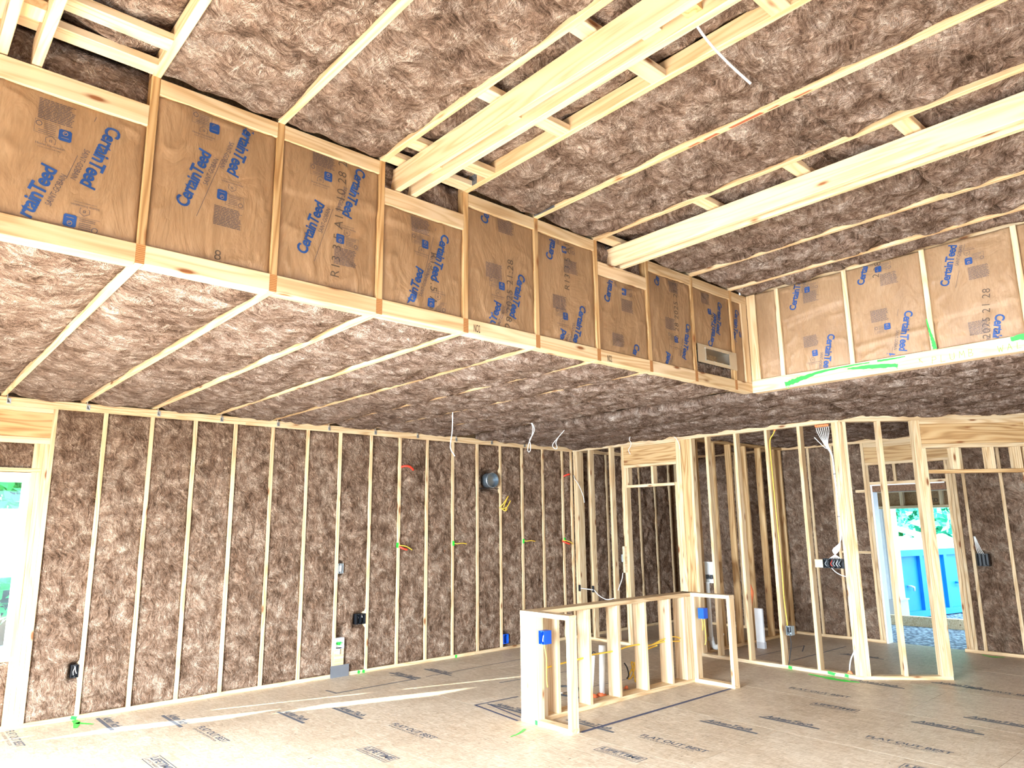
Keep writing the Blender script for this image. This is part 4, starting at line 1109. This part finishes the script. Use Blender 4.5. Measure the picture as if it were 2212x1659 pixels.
for k in range(7):
    x = -0.09+0.03*k
    MB().tube(smooth_path([(x, 0.05, 0.09), (x+0.008, 0.012, 0.07), (x-0.004, 0.008, 0.045), (x+0.01, 0.015, 0.02)], 5), 0.0035, 6).build('wire', ('box_grey', 'black_cable', 'red_cable', 'box_grey', 'white_plastic', 'box_grey', 'black_cable')[k], t, smooth=True)
ebox('switch_box', (XE-0.004, -4.545, 1.045), -math.pi/2, 0.125, 0.150, 0.07, 'box_black', 'black three-gang switch box in dark wool on the far outside wall',
     [([(-0.04+0.02*k, 0.03, 0.14), (-0.05+0.016*k, 0.004, 0.20), (-0.062+0.004*k, 0.003, 0.36)], 0.004, 'white_cable') for k in range(4)], dividers=2)
props(board(None, 'mounting_block', (0.0, 0.05), (-3.720, -3.628), (1.115, 1.203), 'whitewood'), 'short pale wood block between stud and the wide switch box', 'block')

# ---- cables in the partition
bun = empty('cable_bundle', (0.02, -3.84, 1.2), label='bundle of thin white cables with orange foam plugs running down to the wide switch box', cat='cable')
o3 = lambda P: [(x-0.02, y+3.84, z-1.2) for x, y, z in P]
for k in range(7):
    y0 = -3.765-0.022*k
    pts = [(0.04, y0, HT-0.006), (0.04, y0-0.012, 2.60), (0.03, -3.845-0.007*k, 2.46), (0.02, -3.918-0.002*k, 2.33), (0.012, -3.930-0.002*k, 2.15), (0.014, -3.932-0.002*k, 1.75), (0.016, -3.926-0.002*k, 1.42), (0.02, -3.90+0.012*k, 1.30), (0.02, -3.79-0.020*k, 1.214)]
    MB().tube(smooth_path(o3(pts), 4), 0.0042, 5).build('cable_strand', 'white_cable', bun, smooth=True)
    MB().tube(o3([(0.04, y0-0.004, HT-0.006), (0.04, y0, HT-0.018), (0.04, y0-0.008, HT-0.032)]), [0.016, 0.014, 0.006], 7).build('fire_foam', 'orange_foam', bun, smooth=True)
for z in (2.12, 1.66): MB().box((-0.014, 0.004), (-0.112, -0.085), (z-1.2-0.004, z-1.2+0.004)).build('cable_staple', 'box_black', bun)
cable('loose_cable', [(0.0, -3.90, 2.40), (0.0, -3.86, 2.42), (0.02, -3.79, 2.49), (0.02, -3.745, 2.545)], 0.0045, 'white_cable', 'loose white cable end curving out of the bundle by partition corner')
cable('loose_cable', [(0.02, -3.80, 1.115), (0.01, -3.85, 1.07), (0.01, -3.91, 1.04), (0.02, -3.95, 1.03)], 0.005, 'white_cable', 'white cable leaving the bottom of the wide switch box')
cable('floor_cable', [(0.05, -3.875, 0.036), (0.05, -3.88, 0.10), (0.05, -3.90, 0.18), (0.055, -3.945, 0.27)], 0.007, 'white_cable', 'white cable rising from the bottom plate behind the partition corner')
props(MB().tube([(0.05, -3.855, 0.036), (0.05, -3.875, 0.056), (0.05, -3.90, 0.036)], [0.012, 0.02, 0.01], 7).build('fire_foam', 'orange_foam', smooth=True), 'reddish foam plug at the foot of the partition corner post', 'foam')
cable('yellow_cable', [(0.045, -3.265, HT+0.005), (0.035, -3.25, 2.64), (0.03, -3.20, 2.56), (0.03, -3.195, 2.38), (0.035, -3.198, 1.9), (0.04, -3.203, 1.5), (0.04, -3.213, 1.05), (0.04, -3.21, 0.75), (0.04, -3.225, 0.46)], 0.007, 'yellow_cable', 'yellow cable running down a partition stud to the grey outlet box')
props(MB().tube([(0.045, -3.262, HT-0.002), (0.045, -3.262, HT-0.02)], [0.016, 0.008], 7).build('fire_foam', 'orange_foam', smooth=True), 'orange foam plug where the yellow cable leaves the top plate', 'foam')
cable('thin_cable', [(-0.004, -0.02, 2.33), (-0.03, -0.06, 2.28), (-0.05, -0.16, 2.18), (-0.05, -0.24, 2.02), (-0.05, -0.26, 1.92)], 0.005, 'white_cable', 'thin pale cable bowing out from the corner post of the partition')
cable('thin_cable', [(-0.006, -0.10, 0.70), (-0.012, -0.22, 0.695), (-0.012, -0.34, 0.69)], 0.007, 'white_cable', 'pale cable clipped level between two partition studs near the corner')
cable('thin_cable', [(-0.008, -0.36, 0.69), (-0.02, -0.46, 0.62), (-0.02, -0.60, 0.575), (-0.02, -0.735, 0.60)], 0.006, 'white_cable', 'slack cable drooping from the partition stud toward the doorway')
for y in (-0.07, -0.335):
    props(MB().box((-0.004, -0.0005), (y-0.02, y+0.02), (0.655, 0.745)).build('guard_plate', 'box_black'), 'small dark steel guard plate on the corner post of the partition' if y > -0.2 else 'small dark steel guard plate on the second partition stud', 'plate')
tb = empty('thermostat_bracket', (-0.02, -0.925, 0.955), label='pale upright backing strip with grey device on the doorway stud', cat='bracket')
MB().box((-0.03, 0.018), (-0.055, -0.02), (0.0, 0.35)).build('backing_strip', 'whitewood', tb)
MB().box((-0.03, 0.01), (-0.018, 0.004), (0.14, 0.24)).build('device_body', 'box_grey', tb)
cable('thin_cable', [(-0.03, -0.918, 0.95), (-0.03, -0.895, 0.86), (-0.03, -0.85, 0.77), (-0.03, -0.82, 0.71)], 0.0055, 'white_cable', 'cable tail hanging below the backing strip at the doorway stud')

# ---- things on the window wall
G3 = 'coloured tube and cable stubs on the window wall'
cable('red_tube', [(-3.045, 0.02, 2.325), (-3.03, -0.03, 2.335), (-2.98, -0.06, 2.335), (-2.93, -0.06, 2.31), (-2.91, -0.055, 2.29)], 0.013, 'red_cable', 'red curved tube stub high on the window wall', 'pipe', G3)
cable('red_tube', [(-0.20, 0.02, 2.31), (-0.17, -0.02, 2.33), (-0.12, -0.04, 2.345)], 0.014, 'red_cable', 'red tube stub high beside the corner post', 'pipe', G3)
def stub(x, z, red, label):
    t = empty('cable_stub', (x, -0.002, z), label=label, cat='cable', group=G3)
    MB().tube(smooth_path([(0, 0.02, 0), (0.03, -0.02, -0.005), (0.09, -0.04, -0.02 if red else 0.0), (0.16, -0.05, -0.06 if red else -0.01)], 5), 0.006, 6).build('yellow_lead', 'yellow_cable', t, smooth=True)
    if red: MB().tube(smooth_path([(0, 0.02, -0.01), (0.04, -0.03, -0.04), (0.09, -0.045, -0.055)], 5), 0.012, 7).build('red_sleeve', 'red_cable', t, smooth=True)
stub(-3.065, 1.39, True, 'yellow cable stub with red sleeve on the green-marked stud of window wall')
stub(-2.228, 1.39, False, 'plain yellow cable stub on green-marked stud left of the round duct end')
stub(-1.015, 1.395, False, 'plain yellow cable stub on green-marked stud right of the round duct end')
stub(-0.25, 1.385, True, 'yellow cable stub with red sleeve beside the room corner post')
t = empty('cable_coil', (-1.43, -0.005, 1.85), label='zigzag bundle of yellow cable below the round duct end', cat='cable')
for k, pts in enumerate(([(-0.03, 0.01, -0.01), (0.0, -0.05, 0.06), (0.07, -0.06, 0.15), (0.03, -0.06, 0.09), (-0.01, -0.05, 0.0)], [(-0.01, 0.01, -0.02), (0.05, -0.05, 0.0), (0.10, -0.07, 0.09), (0.06, -0.06, 0.02), (0.02, -0.05, -0.04)], [(0.0, 0.0, -0.02), (0.03, -0.04, -0.05), (0.06, -0.05, -0.02)])):
    MB().tube(smooth_path(pts, 5), 0.0065, 6).build('cable_loop', 'yellow_cable', t, smooth=True)
t = empty('washer_outlet', (-3.815, -0.004, 0.0), label='white supply box over a pale panel and grey steel plate at foot of window wall', cat='plumbing box')
MB().box((-0.06, 0.055), (-0.004, 0.06), (0.115, 0.30)).build('pale_panel', 'whitewood', t)
mb = MB().box((-0.052, 0.052), (0.05, 0.053), (0.295, 0.41)).box((-0.052, -0.047), (-0.012, 0.05), (0.295, 0.41)).box((0.047, 0.052), (-0.012, 0.05), (0.295, 0.41)).box((-0.047, 0.047), (-0.012, 0.05), (0.405, 0.41)).box((-0.047, 0.047), (-0.012, 0.05), (0.295, 0.30))
mb.build('supply_box', 'white_plastic', t)
MB().tube([(0.0, 0.05, 0.345), (0.0, -0.004, 0.345)], 0.014, 8).box((-0.022, 0.022), (-0.01, 0.0), (0.352, 0.368)).build('green_valve', 'green_paint', t)
MB().tube([(0.0, -0.01, 0.30), (0.0, -0.01, 0.24)], 0.008, 7).build('valve_tail', 'galv', t)
MB().box((-0.10, 0.125), (-0.006, -0.003), (-0.0, 0.125)).build('steel_plate', 'plate', t)

# ---- plumbing in the island
def pipe(name, pts, r, m, label, cat='pipe', n=14):
    return props(MB().tube(pts, r, n).build(name, m, smooth=True), label, cat)
t = empty('vent_pipe', (-2.42, -2.60, 0.0), label='white upright plastic pipe with a cap standing inside the island frame', cat='pipe')
MB().tube([(0, 0, 0), (0.03, 0.01, 0.40)], 0.030, 16).build('pipe_body', 'pvc', t, smooth=True)
MB().tube([(0.0295, 0.01, 0.39), (0.0335, 0.011, 0.455)], 0.034, 16).build('pipe_cap', 'pvc', t, smooth=True)
pipe('supply_pipe', [(-2.52, -2.545, 0.0), (-2.49, -2.54, 0.16), (-2.45, -2.53, 0.36)], 0.016, 'white_plastic', 'thin white supply tube leaning against the capped upright pipe')
cable('black_cable', [(-2.50, -2.51, 0.0), (-2.475, -2.508, 0.20), (-2.44, -2.498, 0.35), (-2.425, -2.50, 0.385), (-2.43, -2.535, 0.385)], 0.005, 'black_cable', 'dark cable tied to the thin white supply tube')
for x, y, r_, lab in ((-2.42, -2.60, 0.055, 'orange foam collar at the foot of the capped upright pipe'), (-2.52, -2.585, 0.035, 'orange foam at the foot of the thin supply tube'), (-2.31, -2.62, 0.035, 'orange foam blob between pipe and island stud'), (-2.03, -2.57, 0.022, 'small orange foam blob below the yellow cable knot')):
    mb = MB(); q = random.Random(int(-x*1000)); n = 11
    mb.tube([(x, y, -0.002), (x, y, 0.014), (x+0.004, y, 0.028)], [r_, r_*0.85, r_*0.45], n)
    mb.v = [(vx+q.uniform(-0.006, 0.006), vy+q.uniform(-0.006, 0.006), max(vz, 0.0)) for vx, vy, vz in mb.v]
    if 'collar' in lab:
        mb.v = [(vx+2.42, vy+2.60, vz) for vx, vy, vz in mb.v]; mb.build('foam_collar', 'orange_foam', t, smooth=True)
    else: props(mb.build('fire_foam', 'orange_foam', smooth=True), lab, 'foam')
cable('island_cable', [(-3.47, -2.80, 0.385), (-3.375, -2.80, 0.399), (-3.289, -2.80, 0.407), (-3.144, -2.8, 0.414), (-2.886, -2.8, 0.424), (-2.744, -2.8, 0.437), (-2.481, -2.8, 0.434), (-2.239, -2.8, 0.451), (-2.078, -2.8, 0.449), (-1.913, -2.8, 0.425), (-1.683, -2.8, 0.433), (-1.486, -2.8, 0.415), (-1.34, -2.8, 0.402)], 0.0075, 'yellow_cable', 'yellow cable threaded level through the studs of the island frame')
cable('island_cable', [(-2.02, -2.81, 0.42), (-1.90, -2.81, 0.428), (-1.70, -2.81, 0.46), (-1.52, -2.81, 0.464), (-1.34, -2.81, 0.41)], 0.0065, 'yellow_cable', 'second yellow cable rising through the last studs of the island frame')
cable('cable_knot', [(-1.80, -2.80, 0.41), (-1.80, -2.62, 0.33), (-1.86, -2.57, 0.24), (-1.90, -2.55, 0.17), (-1.95, -2.55, 0.12), (-1.96, -2.55, 0.08), (-1.92, -2.56, 0.10), (-1.88, -2.57, 0.20), (-1.92, -2.56, 0.235), (-1.90, -2.56, 0.15), (-1.88, -2.57, 0.04)], 0.0075, 'yellow_cable', 'knotted yellow cable hanging inside the island frame')
cable('knot_tail', [(-2.03, -2.56, 0.24), (-1.99, -2.56, 0.19), (-1.97, -2.56, 0.12), (-2.0, -2.56, 0.09)], 0.007, 'black_cable', 'black and white cable tail beside the yellow knot')
cable('floor_loop', [(-2.69, -2.60, 0.02), (-2.72, -2.25, 0.012), (-2.66, -2.07, 0.010), (-2.52, -2.04, 0.010), (-2.40, -2.10, 0.010), (-2.38, -2.25, 0.010), (-2.5, -2.33, 0.010)], 0.008, 'black_cable', 'dark cable loop lying on the floor behind the island frame')
cable('floor_tube', [(-2.95, -2.42, 0.012), (-2.80, -2.33, 0.012), (-2.65, -2.29, 0.012)], 0.011, 'white_plastic', 'white tube lying on the floor behind island left wing')
cable('stub_tube', [(-2.72, -2.60, 0.10), (-2.70, -2.60, 0.04), (-2.66, -2.60, 0.015), (-2.62, -2.60, 0.012)], 0.009, 'white_plastic', 'short white tube bent onto the floor between two island studs')

# ---- plumbing behind the partition
t = empty('laundry_box', (0.27, -2.11, 0.86), label='white recessed laundry valve box with black outlets behind the partition', cat='plumbing box')
mb = MB().box((0.03, 0.034), (-0.11, 0.11), (0.0, 0.26)).box((-0.04, 0.03), (-0.11, -0.104), (0, 0.26)).box((-0.04, 0.03), (0.104, 0.11), (0, 0.26)).box((-0.04, 0.03), (-0.104, 0.104), (0.254, 0.26)).box((-0.04, 0.03), (-0.104, 0.104), (0, 0.006))
mb.build('box_shell', 'white_plastic', t)
for y in (-0.03, 0.03): MB().tube([(0.03, y, 0.06), (-0.03, y, 0.06), (-0.03, y, 0.10)], 0.018, 8).build('hose_outlet', 'box_black', t)
t = empty('drain_stack', (0.25, -2.10, 0.0), label='white drain pipe with a curved trap below the laundry valve box', cat='pipe')
MB().tube([(0, 0.03, 0.86), (0, 0.03, 0.26), (0, 0.025, 0.17)], 0.028, 12).build('drop_pipe', 'pvc', t, smooth=True)
MB().tube(smooth_path([(0, 0.025, 0.17), (0, 0.0, 0.10), (0, -0.05, 0.085), (0, -0.10, 0.12), (0, -0.105, 0.20), (0, -0.13, 0.26)], 5), 0.032, 12).build('trap', 'pvc', t, smooth=True)
MB().tube([(0, 0.028, 0.20), (0, 0.026, 0.155)], 0.036, 12).build('coupling', 'pvc', t, smooth=True)
t = empty('bath_surround', (1.0, -2.32, 0.0), label='pale lilac upright panel standing on the floor behind the partition', cat='panel')
MB().box((0.0, 0.03), (-0.05, 0.06), (0.08, 0.50)).build('panel_face', 'sheeting', t)
MB().box((0.0, 0.05), (-0.05, 0.06), (0.0, 0.08)).build('panel_foot', 'concrete', t)
t = empty('copper_elbow', (1.02, -2.20, 0.50), label='orange pipe elbow above the pale lilac panel', cat='pipe')
MB().tube(smooth_path([(0, 0.03, -0.5), (0, 0.03, -0.2), (0, 0.02, 0.0), (0, 0.0, 0.10), (0, -0.02, 0.2), (0.02, 0.02, 0.28)], 5), 0.035, 10).build('elbow', 'orange_foam', t, smooth=True)

# ================================================================== OUTSIDE
t = empty('porch_column', (7.0, -1.60, -0.30), label='white grooved porch column on a pale block base', cat='column')
MB().box((0.0, 0.42), (-0.16, 0.18), (0.42, 2.15)).build('shaft', 'vinyl', t)
for y in (-0.11, -0.04, 0.03, 0.10, 0.155): MB().box((-0.012, 0.0), (y-0.022, y+0.022), (0.43, 2.14)).build('siding_strip', 'vinyl', t)
MB().box((-0.03, 0.45), (-0.19, 0.21), (0.0, 0.40)).build('block_base', 'concrete', t)
MB().box((-0.05, 0.47), (-0.21, 0.23), (0.40, 0.425)).build('base_cap', 'concrete', t)
t = empty('porch_beam', (7.0, -3.3, 1.835), label='open porch beam of boards with strand board back and studs', cat='beam')
board(t, 'bottom_board', (-0.02, 0.2), (-2.5, 2.0), (0.0, 0.05), 'pine')
board(t, 'top_board', (-0.02, 0.2), (-2.5, 2.0), (0.31, 0.41), 'whitewood')
MB().box((0.10, 0.115), (-2.5, 2.0), (0.05, 0.31)).build('strand_panel', 'osb', t)
for y in (-1.5, -0.82, -0.12, 0.57, 1.26): board(t, 'beam_stud', (0.0, 0.10), (y-0.03, y+0.03), (0.051, 0.309), 'whitewood')
s = Ink()
for a in (2.35, 3.05, 3.72): s.text('RATED', a, 1.93, 0, length=0.30, height=0.07, bold=0.01)
o = s.lay('panel_stamp', 'pencil', t, lambda a, b: np.stack([np.full_like(a, 0.098), 3.3-a, b-1.82], -1))
t = props(MB().box((0, 0.14), (-3.2, 1.2), (0, 0.17)).build('landscape_timber', 'whitewood', loc=(6.75, -2.2, -0.30), rot=(0, 0, 0.10)), 'long pale squared timber lying on the gravel', 'timber')
# dumpster
t = empty('dumpster', (7.42, -1.60, -0.30), -0.226, label='bright blue steel dumpster heaped with white sheeting outside the doorway', cat='dumpster')
Ld, Hd, Wd = 4.2, 1.30, 2.0
MB().box((0, Ld), (0.02, 0.05), (0.10, Hd)).box((0, 0.03), (0.05, Wd), (0.10, Hd)).box((Ld-0.03, Ld), (0.05, Wd), (0.10, Hd)).box((0, Ld), (Wd-0.03, Wd), (0.10, Hd)).box((0.03, Ld-0.03), (0.05, Wd-0.03), (0.10, 0.14)).build('steel_wall', 'blue_steel', t)
MB().box((-0.03, Ld+0.03), (-0.05, 0.06), (Hd-0.10, Hd+0.02)).build('top_rail', 'blue_steel', t)
MB().box((-0.03, Ld+0.03), (-0.05, 0.06), (0.02, 0.14)).build('bottom_rail', 'blue_steel', t)
for x in (0.0, 0.80, 1.62, 2.44, 3.26, 4.10): MB().box((x, x+0.10), (-0.05, 0.02), (0.14, Hd-0.10)).build('side_rib', 'blue_steel', t)
for x in (0.42, 1.2, 2.05): MB().tube([(x, 0.02, 0.62), (x, -0.05, 0.62), (x+0.07, -0.06, 0.60), (x+0.08, -0.05, 0.53)], 0.022, 7).build('rope_hook', 'vinyl' if x < 1 else 'blue_steel', t, smooth=True)
for x in (0.3, 3.9): MB().tube([(x, 0.05, 0.06), (x, 0.25, 0.06)], 0.06, 12).build('roller', 'box_black', t)
nz = Noise(77)
a, b = np.meshgrid(np.linspace(0.05, Ld-0.05, 60), np.linspace(0.08, Wd-0.08, 26), indexing='ij')
h = 1.22 + 0.34*(1-np.abs(b/Wd*2-1)**2)*(0.75+1.0*fbm(nz, a*1.3, b*1.4, 4)) + 0.10*np.exp(-(a-0.7)**2*2)
props(link('debris_sheeting', grid_mesh('debris_sheeting', np.stack([a, b, h], -1), 'sheeting', 0.3), None, loc=(7.42, -1.60, -0.30), rot=(0, 0, -0.226)), 'crumpled white plastic sheeting heaped in the blue dumpster', 'sheeting')
for k, (x0, y0, z0, x1, y1, z1) in enumerate(((0.3, 0.35, 1.92, 2.1, 0.5, 1.60), (0.45, 0.6, 1.98, 2.3, 0.7, 1.68))):
    d = Vector((x1-x0, y1-y0, z1-z0)); L = d.length
    o = link('scrap_board', lumber(L, 0.14, 0.04, 'whitewood'), None)
    base = Matrix.Translation((7.42, -1.60, -0.30)) @ Matrix.Rotation(-0.226, 4, 'Z')
    o.matrix_world = base @ Matrix.Translation(((x0+x1)/2, (y0+y1)/2, (z0+z1)/2-0.10)) @ d.to_track_quat('X', 'Z').to_matrix().to_4x4()
    props(o, ('lower' if k == 0 else 'upper') + ' scrap board sticking out of the sheeting in the dumpster', 'board', 'scrap boards in the dumpster')
# trees
def leaf_cloud(seed, cx, cz, rx, rz, n, size):
    r = np.random.RandomState(seed); mb = MB()
    for _ in range(n):
        d = r.normal(size=3); d /= np.linalg.norm(d); k = r.rand()**0.4
        p = np.array([cx*0+d[0]*rx*k, d[1]*rx*k, cz+d[2]*rz*k])
        u = r.normal(size=3); u /= np.linalg.norm(u); w = np.cross(u, r.normal(size=3)); w /= np.linalg.norm(w)
        s = size*r.uniform(0.6, 1.4)
        mb.add([p-u*s, p+w*s*0.5, p+u*s, p-w*s*0.5], [(0, 1, 2, 3)])
    return mb
def tree(loc, h, r, seed, m, label, n=2600):
    t = empty('tree', loc, label=label, cat='tree', group='trees beyond the site')
    MB().tube(smooth_path([(0, 0, 0), (0.1, 0.05, h*0.3), (0.0, 0.1, h*0.6), (0.1, 0.0, h*0.85)], 3), [0.16-0.011*i for i in range(10)], 8).build('trunk', 'bark', t, smooth=True)
    o = leaf_cloud(seed, 0, h*0.56, r, h*0.5, n, 0.16).build('foliage', m, t); o['kind'] = 'stuff'
TP = [((13.2, -0.9, -0.3), 4.6, 1.35, 'leaf2', 'bluish green tree directly behind the dumpster'), ((16.2, 1.0, -0.3), 5.2, 1.5, 'leaf', 'green tree behind the left end of the dumpster'), ((16.4, -2.3, -0.3), 5.4, 1.5, 'leaf', 'green tree behind the right end of the dumpster'),
      ((20.0, -0.6, -0.3), 6.5, 1.9, 'leaf2', 'taller bluish tree in the second row behind the dumpster'), ((20.4, 3.4, -0.3), 6.5, 1.9, 'leaf', 'tall green tree in the second row behind the porch column'), ((25.0, 1.4, -0.3), 8.0, 2.6, 'leaf', 'tallest green tree farthest behind the dumpster'), ((13.6, 1.9, -0.3), 4.2, 1.1, 'leaf2', 'small bluish tree behind the porch column'),
      ((30.0, 5.5, -0.3), 9.0, 2.8, 'leaf2', 'distant bluish tree in the back row, leftmost through the doorway'), ((30.5, -1.5, -0.3), 9.0, 2.8, 'leaf', 'distant green tree in the back row seen between the studs'),
      ((-6.0, 8.0, -0.3), 5.5, 1.5, 'leaf', 'green tree outside the near window'), ((-4.6, 11.5, -0.3), 6.5, 1.7, 'leaf2', 'bluish tree farther away outside the near window'), ((-8.3, 11.0, -0.3), 6.0, 1.7, 'leaf', 'green tree outside the window, farther along the wall')]
for k, (loc, h, r, m, lab) in enumerate(TP): tree(loc, h, r, 50+k, m, lab)
